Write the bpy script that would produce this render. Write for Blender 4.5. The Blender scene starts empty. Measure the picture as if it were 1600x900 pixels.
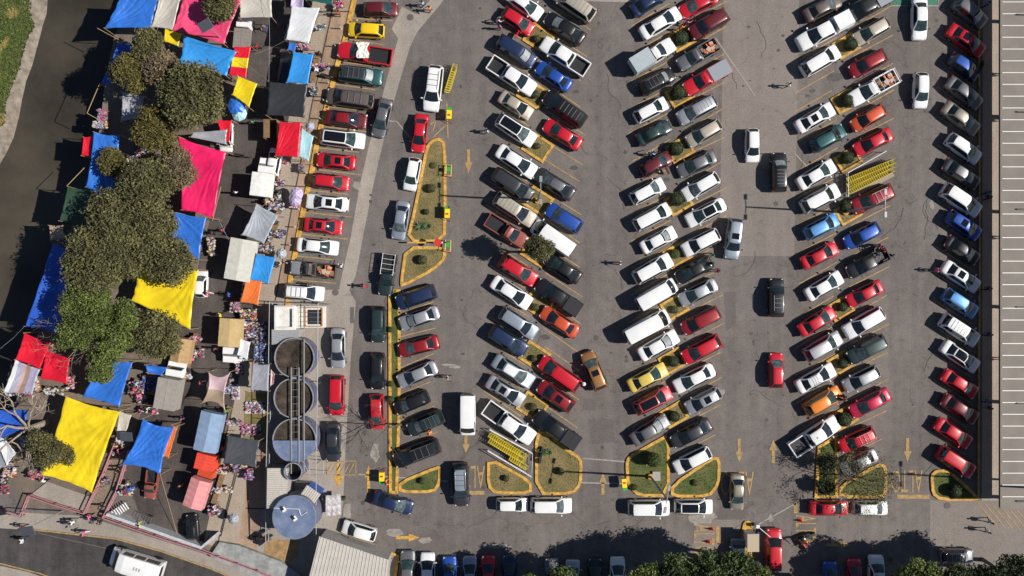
import bpy, bmesh, math, random
from mathutils import Vector, Matrix, noise
R = math.radians
col = bpy.context.scene.collection
sc = bpy.context.scene
S = 14.3      # photo pixels per metre on the ground
HC = 95.0     # camera height
def W(px, py, h=0.0, z=None):
    k = (1 - h/HC)/S
    return Vector(((px-800)*k, (450-py)*k, h if z is None else z))
# ---------------------------------------------------------------- camera, sky, sun
cd = bpy.data.cameras.new('camera'); cam = bpy.data.objects.new('camera', cd); col.objects.link(cam)
cam.location = (0, 0, HC); cam.rotation_euler = (0, 0, 0)
cd.sensor_width = 36; cd.lens = 36/(1600/S/HC); cd.clip_end = 5000
sc.camera = cam
EL, AZ = 43.6, -3.2
world = bpy.data.worlds.new('World'); sc.world = world; world.use_nodes = True
nt = world.node_tree; nt.nodes.clear()
sky = nt.nodes.new('ShaderNodeTexSky'); sky.sky_type = 'NISHITA'; sky.sun_disc = False
sky.sun_elevation = R(EL); sky.sun_rotation = R(90-AZ); sky.altitude = 2200
bg = nt.nodes.new('ShaderNodeBackground'); bg.inputs[1].default_value = 0.058
wo = nt.nodes.new('ShaderNodeOutputWorld')
nt.links.new(sky.outputs[0], bg.inputs[0]); nt.links.new(bg.outputs[0], wo.inputs[0])
sl = bpy.data.lights.new('sun', 'SUN'); sl.energy = 4.6; sl.angle = R(0.5); sl.color = (1, .95, .88)
so = bpy.data.objects.new('sun', sl); col.objects.link(so)
so.rotation_euler = Vector((math.cos(R(EL))*math.cos(R(AZ)), math.cos(R(EL))*math.sin(R(AZ)), math.sin(R(EL)))).to_track_quat('Z', 'Y').to_euler()
sc.view_settings.view_transform = 'Standard'; sc.view_settings.look = 'None'
sc.view_settings.exposure = 0.3; sc.view_settings.gamma = 1
# ---------------------------------------------------------------- materials
MATS = {}
def mat(name, c, rough=.7, metal=0, coat=0, var=.0, vscale=4, c2=None, bump=0, bscale=20, spec=.5, island=0, transl=0, detail=6, emit=0):
    if name in MATS: return MATS[name]
    m = bpy.data.materials.new(name); m.use_nodes = True; n = m.node_tree; L = n.links.new
    b = n.nodes['Principled BSDF']; b.inputs['Roughness'].default_value = rough; b.inputs['Metallic'].default_value = metal
    b.inputs['Coat Weight'].default_value = coat; b.inputs['Coat Roughness'].default_value = .08; b.inputs['Specular IOR Level'].default_value = spec
    b.inputs['Base Color'].default_value = (*c, 1)
    tc = n.nodes.new('ShaderNodeTexCoord')
    out = None
    if var or c2:
        nz = n.nodes.new('ShaderNodeTexNoise'); nz.inputs['Scale'].default_value = vscale; nz.inputs['Detail'].default_value = detail; nz.inputs['Roughness'].default_value = .65
        L(tc.outputs['Object'], nz.inputs['Vector'])
        r = n.nodes.new('ShaderNodeValToRGB'); L(nz.outputs['Fac'], r.inputs[0])
        a = tuple(x*(1-var) for x in c); d = c2 or tuple(min(1, x*(1+var)) for x in c)
        r.color_ramp.elements[0].position = .35; r.color_ramp.elements[1].position = .65
        r.color_ramp.elements[0].color = (*a, 1); r.color_ramp.elements[1].color = (*d, 1)
        out = r.outputs[0]
    if island:
        g = n.nodes.new('ShaderNodeNewGeometry'); mr = n.nodes.new('ShaderNodeMapRange')
        mr.inputs['To Min'].default_value = 1-island; mr.inputs['To Max'].default_value = 1+island
        L(g.outputs['Random Per Island'], mr.inputs[0])
        mx = n.nodes.new('ShaderNodeVectorMath'); mx.operation = 'SCALE'
        if out: L(out, mx.inputs[0])
        else: mx.inputs[0].default_value = c
        L(mr.outputs[0], mx.inputs['Scale']); out = mx.outputs[0]
    if out: L(out, b.inputs['Base Color'])
    if bump:
        nb = n.nodes.new('ShaderNodeTexNoise'); nb.inputs['Scale'].default_value = bscale; nb.inputs['Detail'].default_value = 4
        L(tc.outputs['Object'], nb.inputs['Vector']); bp = n.nodes.new('ShaderNodeBump'); bp.inputs['Strength'].default_value = bump; bp.inputs['Distance'].default_value = .05
        L(nb.outputs['Fac'], bp.inputs['Height']); L(bp.outputs[0], b.inputs['Normal'])
    if transl:
        t = n.nodes.new('ShaderNodeBsdfTranslucent'); mix = n.nodes.new('ShaderNodeMixShader'); mix.inputs[0].default_value = transl
        if out: L(out, t.inputs[0])
        else: t.inputs[0].default_value = (*c, 1)
        o = n.nodes['Material Output']; L(b.outputs[0], mix.inputs[1]); L(t.outputs[0], mix.inputs[2]); L(mix.outputs[0], o.inputs[0])
    MATS[name] = m; return m
def ground_mat(name, c, blot=.16, fine=.2, cracks=.0, stains=.35, rough=.9):
    """weathered paving: broad blotches, fine aggregate grain, thin cracks and dark drips"""
    m = bpy.data.materials.new(name); m.use_nodes = True; n = m.node_tree; L = n.links.new
    b = n.nodes['Principled BSDF']; b.inputs['Roughness'].default_value = rough; b.inputs['Specular IOR Level'].default_value = .25
    tc = n.nodes.new('ShaderNodeTexCoord')
    def nz(scale, det, lo, hi, p0=.3, p1=.7, vec=None, rgh=.6):
        t = n.nodes.new('ShaderNodeTexNoise'); t.inputs['Scale'].default_value = scale; t.inputs['Detail'].default_value = det; t.inputs['Roughness'].default_value = rgh
        L(vec or tc.outputs['Object'], t.inputs['Vector'])
        mr = n.nodes.new('ShaderNodeMapRange'); mr.inputs[1].default_value = p0; mr.inputs[2].default_value = p1
        mr.inputs[3].default_value = lo; mr.inputs[4].default_value = hi; L(t.outputs['Fac'], mr.inputs[0]); return mr.outputs[0]
    def mul(a, b_):
        x = n.nodes.new('ShaderNodeMath'); x.operation = 'MULTIPLY'; L(a, x.inputs[0]); L(b_, x.inputs[1]); return x.outputs[0]
    mp = n.nodes.new('ShaderNodeMapping'); mp.inputs['Scale'].default_value = (1, .07, 1); L(tc.outputs['Object'], mp.inputs[0])
    f = mul(nz(.07, 5, 1-blot, 1+blot), nz(7, 3, 1-fine, 1+fine))
    f = mul(f, nz(.9, 6, 1-blot*.6, 1+blot*.6))
    f = mul(f, nz(.8, 4, 1-blot*.7, 1+blot*.7, vec=mp.outputs[0]))
    f = mul(f, nz(.45, 8, 1-stains, 1, .28, .42, rgh=.75))
    if cracks:
        v = n.nodes.new('ShaderNodeTexVoronoi'); v.feature = 'DISTANCE_TO_EDGE'; v.inputs['Scale'].default_value = .16
        ad = n.nodes.new('ShaderNodeVectorMath'); ad.operation = 'ADD'; t2 = n.nodes.new('ShaderNodeTexNoise'); t2.inputs['Scale'].default_value = .5; t2.inputs['Detail'].default_value = 6
        sc_ = n.nodes.new('ShaderNodeVectorMath'); sc_.operation = 'SCALE'; sc_.inputs['Scale'].default_value = 3.0
        L(tc.outputs['Object'], t2.inputs['Vector']); L(t2.outputs['Color'], sc_.inputs[0]); L(tc.outputs['Object'], ad.inputs[0]); L(sc_.outputs[0], ad.inputs[1]); L(ad.outputs[0], v.inputs['Vector'])
        mr = n.nodes.new('ShaderNodeMapRange'); mr.inputs[1].default_value = 0; mr.inputs[2].default_value = .008; mr.inputs[3].default_value = 1-cracks; mr.inputs[4].default_value = 1
        L(v.outputs['Distance'], mr.inputs[0]); f = mul(f, mr.outputs[0])
    mx = n.nodes.new('ShaderNodeVectorMath'); mx.operation = 'SCALE'; mx.inputs[0].default_value = c; L(f, mx.inputs['Scale']); L(mx.outputs[0], b.inputs['Base Color'])
    bp = n.nodes.new('ShaderNodeBump'); bp.inputs['Strength'].default_value = .3; bp.inputs['Distance'].default_value = .02
    L(nz(14, 3, 0, 1), bp.inputs['Height']); L(bp.outputs[0], b.inputs['Normal'])
    MATS[name] = m; return m
M_ASPH = ground_mat('asphalt', (.146, .128, .118), cracks=.3, blot=.2, stains=.3)
M_ASPH2 = ground_mat('dark_asphalt', (.078, .066, .060), blot=.3, cracks=.3)
M_PATCH = ground_mat('asphalt_patch', (.122, .108, .100), blot=.1)
M_ROAD = ground_mat('street_asphalt', (.062, .056, .054), blot=.35, cracks=.2)
M_CONC = ground_mat('concrete_paving', (.30, .262, .225), blot=.14, stains=.3)
M_CONC2 = ground_mat('concrete_lane', (.205, .178, .158), blot=.1, cracks=.2, stains=.2)
M_WALK = ground_mat('sidewalk_paving', (.31, .215, .145), blot=.22, stains=.4)
M_BEIGE = ground_mat('beige_paving', (.33, .27, .215), blot=.1)
M_YEL = mat('yellow_paint_worn', (.50, .285, .055), .8, var=.4, vscale=2.6, detail=10)
M_YLINE = mat('yellow_line_faded', (.35, .225, .09), .85, var=.3, vscale=2.5, detail=9)
M_WLINE = mat('white_line_faded', (.3, .27, .24), .85, var=.2, vscale=2.5)
M_DARK = mat('dark_joint', (.04, .035, .03), .9)
M_GLASS = mat('car_glass', (.012, .018, .02), .06, spec=.7, var=.3, vscale=.7)
GLZ = [M_GLASS, mat('car_glass_teal', (.028, .05, .052), .08, var=.5, vscale=1.6), mat('car_glass_pale', (.085, .11, .115), .12, var=.5, vscale=2.2), mat('car_glass_blue', (.02, .028, .04), .05, var=.5, vscale=1.5)]
M_SHADE = mat('sun_shade_foil', (.26, .28, .28), .4, metal=.2, var=.3, vscale=5)
M_BLACKG = mat('roof_glass', (.008, .009, .012), .08, spec=.6)
M_TYRE = mat('tyre_rubber', (.02, .02, .02), .85)
M_TRIM = mat('black_trim', (.02, .02, .022), .5)
M_CHROME = mat('bright_metal', (.6, .6, .6), .3, metal=.9)
M_HEAD = mat('headlamp_glass', (.6, .62, .65), .15)
M_TAIL = mat('tail_lamp_red', (.16, .008, .008), .3)
M_STEEL = mat('galvanised_steel', (.33, .33, .33), .5, metal=.4)
M_WOOD = mat('weathered_wood', (.2, .12, .06), .85, var=.3, vscale=6)
M_BAMBOO = mat('pole_wood', (.36, .24, .12), .8)
M_BARK = mat('bark', (.12, .09, .065), .95, var=.3, vscale=5)
M_PALEBARK = mat('pale_bark', (.30, .245, .19), .95, var=.25, vscale=5)
M_SKIN = mat('skin', (.32, .17, .11), .6)
M_HAIR = mat('black_hair', (.012, .01, .008), .6)
PAINT = {}
for k, c, me in [('white', (.76, .76, .75), 0), ('silver', (.42, .43, .45), .55), ('silver blue', (.33, .37, .43), .5), ('gray', (.17, .17, .18), .5), ('dark gray', (.045, .047, .052), .4),
                 ('black', (.010, .010, .011), .0), ('red', (.50, .009, .022), 0), ('dark red', (.26, .012, .018), .2), ('maroon', (.12, .012, .018), .2),
                 ('navy blue', (.016, .03, .085), .3), ('blue', (.018, .075, .36), .2), ('light blue', (.10, .28, .58), .3), ('teal', (.02, .085, .09), .3),
                 ('yellow', (.80, .52, .01), 0), ('pale yellow', (.62, .45, .09), 0), ('orange', (.70, .20, .015), .1), ('orange red', (.55, .075, .025), .1), ('beige', (.46, .41, .33), .3), ('brown', (.34, .16, .055), .4),
                 ('dark green', (.022, .04, .04), .3), ('magenta red', (.45, .015, .055), .2), ('faded red', (.27, .075, .055), 0), ('brownish gray', (.15, .12, .105), .4), ('champagne', (.30, .27, .22), .5), ('pinkish red', (.55, .05, .07), .1)]:
    PAINT[k] = mat('paint_'+k.replace(' ', '_'), c, .38 if me < .3 else .42, metal=me, coat=.5, var=.05, vscale=.8)
# ---------------------------------------------------------------- mesh helpers
class MB:
    def __init__(s): s.v = []; s.f = []; s.mi = []
    def add(s, vs, fs, mi=0):
        o = len(s.v); s.v += [tuple(v) for v in vs]; s.f += [tuple(i+o for i in f) for f in fs]; s.mi += [mi]*len(fs); return s
    def box(s, c, d, rz=0, mi=0, top=None):
        cx, cy, cz = c; x, y, z = d[0]/2, d[1]/2, d[2]/2; t = top or (1, 1); ca, sa = math.cos(rz), math.sin(rz)
        vs = []
        for zz in (-1, 1):
            fx, fy = (t if zz > 0 else (1, 1))
            for ax, ay in ((-1, -1), (1, -1), (1, 1), (-1, 1)):
                a, b = ax*x*fx, ay*y*fy; vs.append((cx+a*ca-b*sa, cy+a*sa+b*ca, cz+zz*z))
        return s.add(vs, [(3, 2, 1, 0), (4, 5, 6, 7), (0, 1, 5, 4), (1, 2, 6, 5), (2, 3, 7, 6), (3, 0, 4, 7)], mi)
    def tube(s, pts, r0, r1=None, n=6, mi=0, caps=True):
        r1 = r0 if r1 is None else r1; rings = []; vs = []; m = len(pts); pts = [Vector(p) for p in pts]
        for i, p in enumerate(pts):
            d = (pts[min(i+1, m-1)]-pts[max(i-1, 0)]);
            d = d.normalized() if d.length > 1e-9 else Vector((0, 0, 1))
            a = d.cross(Vector((0, 0, 1)) if abs(d.z) < .9 else Vector((1, 0, 0))).normalized(); b = d.cross(a)
            r = r0+(r1-r0)*i/max(1, m-1)
            for k in range(n):
                t = 2*math.pi*k/n; vs.append(p+a*math.cos(t)*r+b*math.sin(t)*r)
        fs = [(i*n+k, i*n+(k+1) % n, (i+1)*n+(k+1) % n, (i+1)*n+k) for i in range(m-1) for k in range(n)]
        if caps: fs += [tuple(range(n))[::-1], tuple(range((m-1)*n, m*n))]
        return s.add(vs, fs, mi)
    def cyl(s, c, r, h, n=24, mi=0, r2=None):
        return s.tube([(c[0], c[1], c[2]), (c[0], c[1], c[2]+h)], r, r2, n, mi)
    def prism(s, poly, z0, z1, mi=0):
        n = len(poly); a = sum(poly[i][0]*poly[(i+1) % n][1]-poly[(i+1) % n][0]*poly[i][1] for i in range(n))
        if a < 0: poly = poly[::-1]
        vs = [(p[0], p[1], z0) for p in poly]+[(p[0], p[1], z1) for p in poly]
        return s.add(vs, [tuple(range(n))[::-1], tuple(range(n, 2*n))]+[(i, (i+1) % n, n+(i+1) % n, n+i) for i in range(n)], mi)
    def sheet(s, poly, z, mi=0):
        n = len(poly); a = sum(poly[i][0]*poly[(i+1) % n][1]-poly[(i+1) % n][0]*poly[i][1] for i in range(n))
        if a < 0: poly = poly[::-1]
        return s.add([(p[0], p[1], z) for p in poly], [tuple(range(n))], mi)
    def strip(s, pts, w, z, h=0, mi=0):
        """ribbon or low wall along world points"""
        L_, R_ = offset_line(pts, w/2), offset_line(pts, -w/2)
        for i in range(len(pts)-1):
            q = [L_[i], R_[i], R_[i+1], L_[i+1]]
            if h: s.prism(q, z, z+h, mi)
            else: s.sheet(q, z, mi)
        return s
    def mesh(s, name, mats=(), smooth=False):
        me = bpy.data.meshes.new(name); me.from_pydata(s.v, [], s.f)
        for m in mats: me.materials.append(m)
        if any(s.mi): me.polygons.foreach_set('material_index', s.mi)
        if smooth: me.polygons.foreach_set('use_smooth', [True]*len(me.polygons))
        me.update(); return me
    def build(s, name, mats, parent=None, smooth=False, **tagkw):
        if not isinstance(mats, (list, tuple)): mats = [mats]
        return link(name, s.mesh(name, mats, smooth), parent, **tagkw)
def offset_line(pts, d):
    out = []; n = len(pts)
    for i in range(n):
        a = Vector(pts[max(0, i-1)][:2]); b = Vector(pts[min(n-1, i+1)][:2]); t = (b-a).normalized()
        out.append((pts[i][0]-t.y*d, pts[i][1]+t.x*d))
    return out
def link(name, data, parent=None, loc=None, rz=0, label=None, cat=None, group=None, kind=None):
    o = bpy.data.objects.new(name, data); col.objects.link(o)
    if parent: o.parent = parent
    if loc is not None: o.location = loc
    if rz: o.rotation_euler.z = rz
    if label: o['label'] = label
    if cat: o['category'] = cat
    if group: o['group'] = group
    if kind: o['kind'] = kind
    return o
def thing(name, label, cat, loc=(0, 0, 0), rz=0, group=None):
    return link(name, None, None, loc, rz, label, cat, group)
def smooth_poly(poly, it=1):
    for _ in range(it):
        o = []
        for i in range(len(poly)):
            a, b = poly[i], poly[(i+1) % len(poly)]
            o += [(a[0]*.8+b[0]*.2, a[1]*.8+b[1]*.2), (a[0]*.2+b[0]*.8, a[1]*.2+b[1]*.8)]
        poly = o
    return poly
def inset(poly, d):
    n = len(poly); a = sum(poly[i][0]*poly[(i+1) % n][1]-poly[(i+1) % n][0]*poly[i][1] for i in range(n))
    if a < 0: poly = poly[::-1]
    out = []
    for i in range(n):
        p, q, r = Vector(poly[i-1][:2]), Vector(poly[i][:2]), Vector(poly[(i+1) % n][:2])
        t1, t2 = (q-p).normalized(), (r-q).normalized(); n1, n2 = Vector((-t1.y, t1.x)), Vector((-t2.y, t2.x))
        m = (n1+n2); m = m/max(.3, m.length_squared)*2*d; out.append((q.x+m.x, q.y+m.y))
    return poly, out
def P(*pts): return [W(*p)[:2] for p in pts]
# ---------------------------------------------------------------- ground, river, paving
B = 700
bank = P((222, -60), (196, 10), (178, 60), (165, 120), (156, 200), (142, 260), (118, 330), (88, 430), (52, 540), (24, 630), (0, 700), (-40, 800), (-60, 900))
east = [(bank[0][0]+30, B)]+bank+[(bank[-1][0]-40, -B), (B, -B), (B, B)]
MB().sheet(east, -.014).build('ground', M_ASPH, kind='structure')
mb = MB()
for i in range(len(bank)-1):
    a, b = bank[i], bank[i+1]; mb.add([(a[0], a[1], 0), (b[0], b[1], 0), (b[0]-.8, b[1], -3.3), (a[0]-.8, a[1], -3.3)], [(0, 1, 2, 3)])
mb.build('river_embankment', M_CONC2, kind='structure')
M_WATER = mat('river_water', (.052, .045, .035), .28, var=.35, vscale=.08, c2=(.075, .065, .049), bump=.25, bscale=1.2, spec=.3)
MB().sheet([(-B, -B), (0, -B), (0, B), (-B, B)], -3.2).build('river_water', M_WATER, kind='structure')
def low(px, py, z): k = (1-z/HC)/S; return ((px-800)*k, (450-py)*k)
edge = [(78, -40), (74, 20), (66, 45), (58, 75), (50, 105), (41, 128), (35, 155), (30, 185), (22, 215), (8, 245), (-6, 268), (-40, 330)]
grs = [(46, -40), (45, 20), (50, 40), (40, 60), (32, 85), (26, 110), (15, 135), (6, 160), (4, 190), (-6, 200), (-14, 230), (-50, 300)]
mb = MB(); e1 = [low(*p, -3.15) for p in edge]; e2 = [low(*p, -2.8) for p in grs]
for i in range(len(e1)-1):
    mb.add([(e1[i][0], e1[i][1], -3.22), (e1[i+1][0], e1[i+1][1], -3.22), (e2[i+1][0], e2[i+1][1], -2.8), (e2[i][0], e2[i][1], -2.8)], [(3, 2, 1, 0)])
M_SAND = mat('river_sand', (.21, .175, .135), .95, var=.3, vscale=1.4, bump=.6, bscale=5, c2=(.30, .255, .205))
mb.build('river_bank_sand', M_SAND, kind='structure')
mb = MB()
for i in range(len(e2)-1):
    mb.add([(e2[i][0], e2[i][1], -2.8), (e2[i+1][0], e2[i+1][1], -2.8), (e2[i+1][0]-60, e2[i+1][1], -1.6), (e2[i][0]-60, e2[i][1], -1.6)], [(3, 2, 1, 0)])
M_BANKG = mat('bank_soil', (.075, .095, .022), .95, var=.3, vscale=1.2, c2=(.15, .13, .05))
mb.build('river_bank', M_BANKG, kind='structure')
rnd = random.Random(5)
mb = MB()
for _ in range(26000):
    i = rnd.random()*(len(e2)-1); k = int(i); t = i-k; x = e2[k][0]*(1-t)+e2[k+1][0]*t; y = e2[k][1]*(1-t)+e2[k+1][1]*t
    d = rnd.random()**1.3*7-.2; z = -2.8+max(0, d)*1.4/60; x -= d; a = rnd.random()*6.28; l = .12+.16*rnd.random(); tx, ty = rnd.uniform(-.1, .1), rnd.uniform(-.1, .1)
    n_ = noise.noise(Vector((x*.35, y*.35, 1)))
    if d < .5 and rnd.random() < .6: continue
    mi = 2 if n_ > .22 else (1 if rnd.random() < .45 else 0)
    mb.add([(x, y, z), (x+math.cos(a)*l, y+math.sin(a)*l, z+.05), (x+math.cos(a+.9)*l+tx, y+math.sin(a+.9)*l+ty, z+.16)], [(0, 1, 2)], mi)
M_G1 = mat('grass_green', (.10, .125, .025), .9, island=.35); M_G2 = mat('grass_dark', (.045, .07, .014), .9, island=.3); M_G3 = mat('grass_dry', (.24, .2, .06), .9, island=.3)
mb.build('river_bank_grass', [M_G1, M_G2, M_G3], kind='stuff', label='rough green grass on the river bank in the top left corner', cat='grass')
NS = [0]
def surface(name, pts, m, lvl=1):
    NS[0] += 1; return MB().sheet(P(*pts), -.013+.0004*NS[0]+.001*lvl).build(name, m, kind='structure')
surface('market_street', [(300, -60), (500, -60), (470, 100), (432, 270), (405, 430), (372, 600), (350, 700), (318, 850), (230, 830), (190, 735), (222, 640), (262, 560), (300, 480), (312, 400), (335, 320), (350, 210), (385, 120), (395, 20)], M_ASPH2)
surface('market_ground', [(225, -60), (300, -60), (395, 20), (385, 120), (350, 210), (335, 320), (312, 400), (300, 480), (262, 560), (222, 640), (190, 735), (150, 805), (30, 790), (5, 700), (28, 632), (92, 430), (122, 330), (160, 200), (182, 60)], ground_mat('trodden_ground', (.15, .12, .095), blot=.2))
# sidewalk between market and parking
surface('market_sidewalk', [(500, -60), (562, -60), (540, 60), (528, 100), (510, 170), (497, 215), (487, 270), (474, 330), (455, 430), (440, 480), (425, 480), (418, 700), (415, 870), (318, 850), (350, 700), (372, 600), (405, 430), (432, 270), (470, 100)], M_WALK)
surface('inner_sidewalk', [(500, -60), (527, -60), (488, 160), (455, 330), (430, 470), (400, 640), (372, 850), (318, 850), (350, 700), (372, 600), (405, 430), (432, 270), (470, 100)], M_BEIGE, 2)
j = MB()
for ln in [[(527, -20), (488, 160), (455, 330), (430, 470)], [(436, 262), (405, 430), (398, 470)], [(410, 560), (372, 720), (340, 850)], [(385, 640), (383, 700), (390, 840)], [(345, 838), (380, 700)], [(484, 18), (560, 18)], [(470, 150), (520, 152)], [(440, 290), (480, 292)], [(384, 794), (415, 795)], [(395, 838), (418, 840)], [(395, 700), (420, 640)], [(383, 612), (412, 618)]]:
    j.strip(P(*ln), .12, .013)
j.build('expansion_joint', M_DARK, kind='structure')
surface('pump_yard', [(425, 455), (545, 452), (556, 472), (548, 560), (540, 700), (536, 790), (530, 826), (620, 866), (612, 960), (380, 960), (400, 870), (418, 700)], M_CONC)
surface('drain_strip', [(700, -8), (652, 50), (640, 75), (625, 125), (612, 170), (598, 225), (583, 290), (567, 370), (556, 430), (545, 455), (530, 452), (532, 440), (548, 370), (562, 290), (577, 225), (592, 170), (604, 125), (622, 60), (612, 45), (628, 10), (650, 22), (680, -8)], M_CONC)
surface('concrete_lane', [(1131, -60), (1250, -60), (1241, 400), (1124, 400)], M_CONC2)
surface('lane_right', [(1453, 782), (1700, 782), (1700, 960), (1453, 960)], M_CONC2)
surface('gate_paving', [(1124, 812), (1170, 812), (1172, 960), (1060, 960), (1090, 812)], M_CONC2)
surface('top_paving', [(790, -60), (1000, -60), (998, 4), (925, 2), (800, -4)], M_CONC)
for q in [[(912, 622), (932, 624), (930, 642), (911, 640)], [(1131, 456), (1150, 456), (1150, 505), (1135, 518)], [(920, 655), (958, 655), (960, 690), (925, 695)], [(640, 770), (660, 773), (658, 784), (640, 782)], [(645, 814), (657, 816), (656, 822), (645, 821)], [(547, 480), (553, 480), (553, 505), (547, 505)], [(1125, 790), (1165, 792), (1165, 810), (1122, 812)], [(742, 580), (756, 582), (754, 592), (741, 590)]]:
    surface('road_patch', q, M_PATCH, 2)
M_STAIN = mat('oil_stain', (.07, .062, .058), .7, var=.3, vscale=3)
def blob(x, y, rx, ry, seed, z=.010):
    r_ = random.Random(seed); c = W(x, y); return MB().sheet([(c.x+math.cos(t/14*6.283)*rx*(.7+.5*r_.random()), c.y+math.sin(t/14*6.283)*ry*(.7+.5*r_.random())) for t in range(14)], z)
for i, (x, y, a, b) in enumerate([(1306, 120, .9, .5), (1270, 142, .35, .2), (1262, 150, .25, .2), (901, 143, .3, .2), (897, 262, .5, .25), (1094, 237, .4, .25), (852, 527, .5, .3), (720, 135, .12, .25), (1042, 280, .4, .25), (1010, 330, .3, .25), (1178, 535, .12, .35), (1425, 245, .15, .12), (931, 528, .3, .3), (535, 340, .35, .2), (979, 558, .2, .2)]):
    blob(x, y, a, b, i).build('oil_stain', M_STAIN, kind='structure')
rs = random.Random(21)
for i in range(120):
    x = rs.choice([rs.uniform(715, 760), rs.uniform(790, 890), rs.uniform(910, 985), rs.uniform(1000, 1110), rs.uniform(1150, 1230), rs.uniform(1270, 1360), rs.uniform(1390, 1480), rs.uniform(560, 600)]); y = rs.uniform(10, 800); q = rs.uniform(.05, .24)
    blob(x, y, q, q*rs.uniform(.5, 1.3), i+300, .0135+i*.00004).build('oil_stain', M_STAIN, kind='structure')
sl_ = MB()
for i in range(26):
    x = rs.choice([rs.uniform(720, 765), rs.uniform(915, 975), rs.uniform(1140, 1240), rs.uniform(1400, 1470), rs.uniform(640, 1400)]); y = rs.uniform(20, 700) if i < 20 else rs.uniform(800, 830); pts = [(x, y)]; an = rs.random()*6.28
    for k in range(7): an += rs.uniform(-.7, .7); pts.append((pts[-1][0]+math.cos(an)*9, pts[-1][1]+math.sin(an)*9))
    sl_.strip(P(*pts), .045, .0128)
sl_.build('crack_lines', mat('crack_fill', (.098, .086, .08), .9), kind='structure')
for i, (x, y) in enumerate([(524, 457), (641, 27), (1480, 790), (606, 470), (950, 828)]):
    c_ = W(x, y); MB().sheet([(c_.x+.36*math.cos(k*.3927), c_.y+.36*math.sin(k*.3927)) for k in range(16)], .016).build('manhole_cover', M_PATCH, kind='structure')
M_CEM = mat('cement_splash', (.26, .235, .21), .9, var=.25, vscale=2)
for i, (x, y, a, b) in enumerate([(586, 707, .5, 1.1), (617, 832, 1.0, .45), (664, 844, .8, .4), (543, 800, .5, 1.0), (700, 570, .8, .15), (712, 573, .7, .2), (1098, 808, 1.4, .9), (558, 290, .5, .5), (1204, 810, .3, .5), (1456, 320, .3, .5), (1129, 612, .3, .3), (777, 853, 1.6, .25)]):
    blob(x, y, a, b, i+40, .011).build('cement_splash', M_CEM, kind='structure')
ln = MB()
for q in [[(910, 716), (1060, 728)], [(905, 754), (985, 756)], [(1118, 60), (1180, 150)], [(660, 238), (620, 190), (600, 188)], [(1242, 240), (1262, 262)], [(1180, 822), (1244, 786)], [(560, 741), (700, 752)]]: ln.strip(P(*q), .14, .012)
ln.build('sealed_joint', M_WLINE, kind='structure')
# street bottom left
surface('street', [(-60, 822), (45, 828), (180, 843), (250, 862), (330, 890), (420, 930), (420, 1100), (-60, 1100)], M_ROAD, 2)
surface('street_pavement', [(-60, 790), (20, 800), (128, 806), (150, 812), (320, 866), (400, 890), (480, 930), (420, 930), (330, 890), (250, 862), (180, 843), (45, 828), (-60, 822)], M_CONC)
surface('street_pavement_far', [(-60, 868), (0, 884), (45, 894), (90, 910), (-60, 930)], M_CONC, 3)
MB().strip(P((40, 826), (180, 841), (250, 860), (330, 888), (420, 928)), .13, .03, .1).build('street_kerb', M_YLINE, kind='structure')
MB().strip(P((-60, 862), (0, 880), (60, 895), (110, 912)), .13, .03, .05).build('street_kerb', M_YLINE, kind='structure')
MB().strip(P((60, 833), (190, 862)), .10, .014).build('street_line', M_PATCH, kind='structure')
# yellow kerb beside the sidewalk bays
ka = P((556, -10), (540, 60), (528, 100), (510, 170), (497, 215), (487, 270), (474, 330), (455, 430), (449, 480))
MB().strip(ka, .52, .004, .12).build('kerb', M_YEL, kind='structure')
# ---------------------------------------------------------------- planted islands
M_GRASS = mat('lawn', (.11, .105, .035), .95, c2=(.24, .17, .08), vscale=.55, bump=.8, bscale=9, detail=10)
M_LAWN = mat('green_lawn', (.045, .085, .016), .95, c2=(.13, .12, .04), vscale=.6, bump=.8, bscale=9, detail=10)
def island(pts, m=M_GRASS, kw=.32, rounds=0, world=False):
    poly = pts if world else P(*pts)
    if rounds: poly = smooth_poly(poly, rounds)
    o, i = inset(poly, kw); mb = MB(); n = len(o)
    for a in range(n):
        b = (a+1) % n
        mb.add([(*o[a], 0), (*o[b], 0), (*o[b], .15), (*o[a], .15), (*i[a], .15), (*i[b], .15), (*i[b], .05), (*i[a], .05)], [(0, 1, 2, 3), (3, 2, 5, 4), (4, 5, 6, 7)])
    mb.build('kerb', M_YEL, kind='structure')
    MB().sheet(i, .09).build('lawn', m, kind='structure')
    _, i2 = inset(i, .08); xs = [p[0] for p in i2]; ys = [p[1] for p in i2]
    rr = random.Random(int(abs(o[0][0]*100))); A = (max(xs)-min(xs))*(max(ys)-min(ys)); t = MB()
    def inside(x, y):
        c = False
        for k in range(len(i2)):
            (x1, y1), (x2, y2) = i2[k-1], i2[k]
            if (y1 > y) != (y2 > y) and x < (x2-x1)*(y-y1)/(y2-y1)+x1: c = not c
        return c
    for _ in range(int(A*38)):
        x, y = rr.uniform(min(xs), max(xs)), rr.uniform(min(ys), max(ys))
        if not inside(x, y): continue
        a = rr.random()*6.28; l = rr.uniform(.05, .13); nn = noise.noise(Vector((x*.5, y*.5, 3)))+rr.uniform(-.25, .25); mi = 2 if nn > -.1 else (0 if nn > -.28 else 1)
        if m is M_LAWN: mi = (0 if nn > 0 else 1) if nn < .3 else 2
        t.add([(x, y, .085), (x+math.cos(a)*l, y+math.sin(a)*l, .10), (x+math.cos(a+1)*l, y+math.sin(a+1)*l, .10+l*.6)], [(0, 1, 2)], mi)
    t.build('grass', [M_G1, M_G2, M_G3], kind='stuff')
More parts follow.
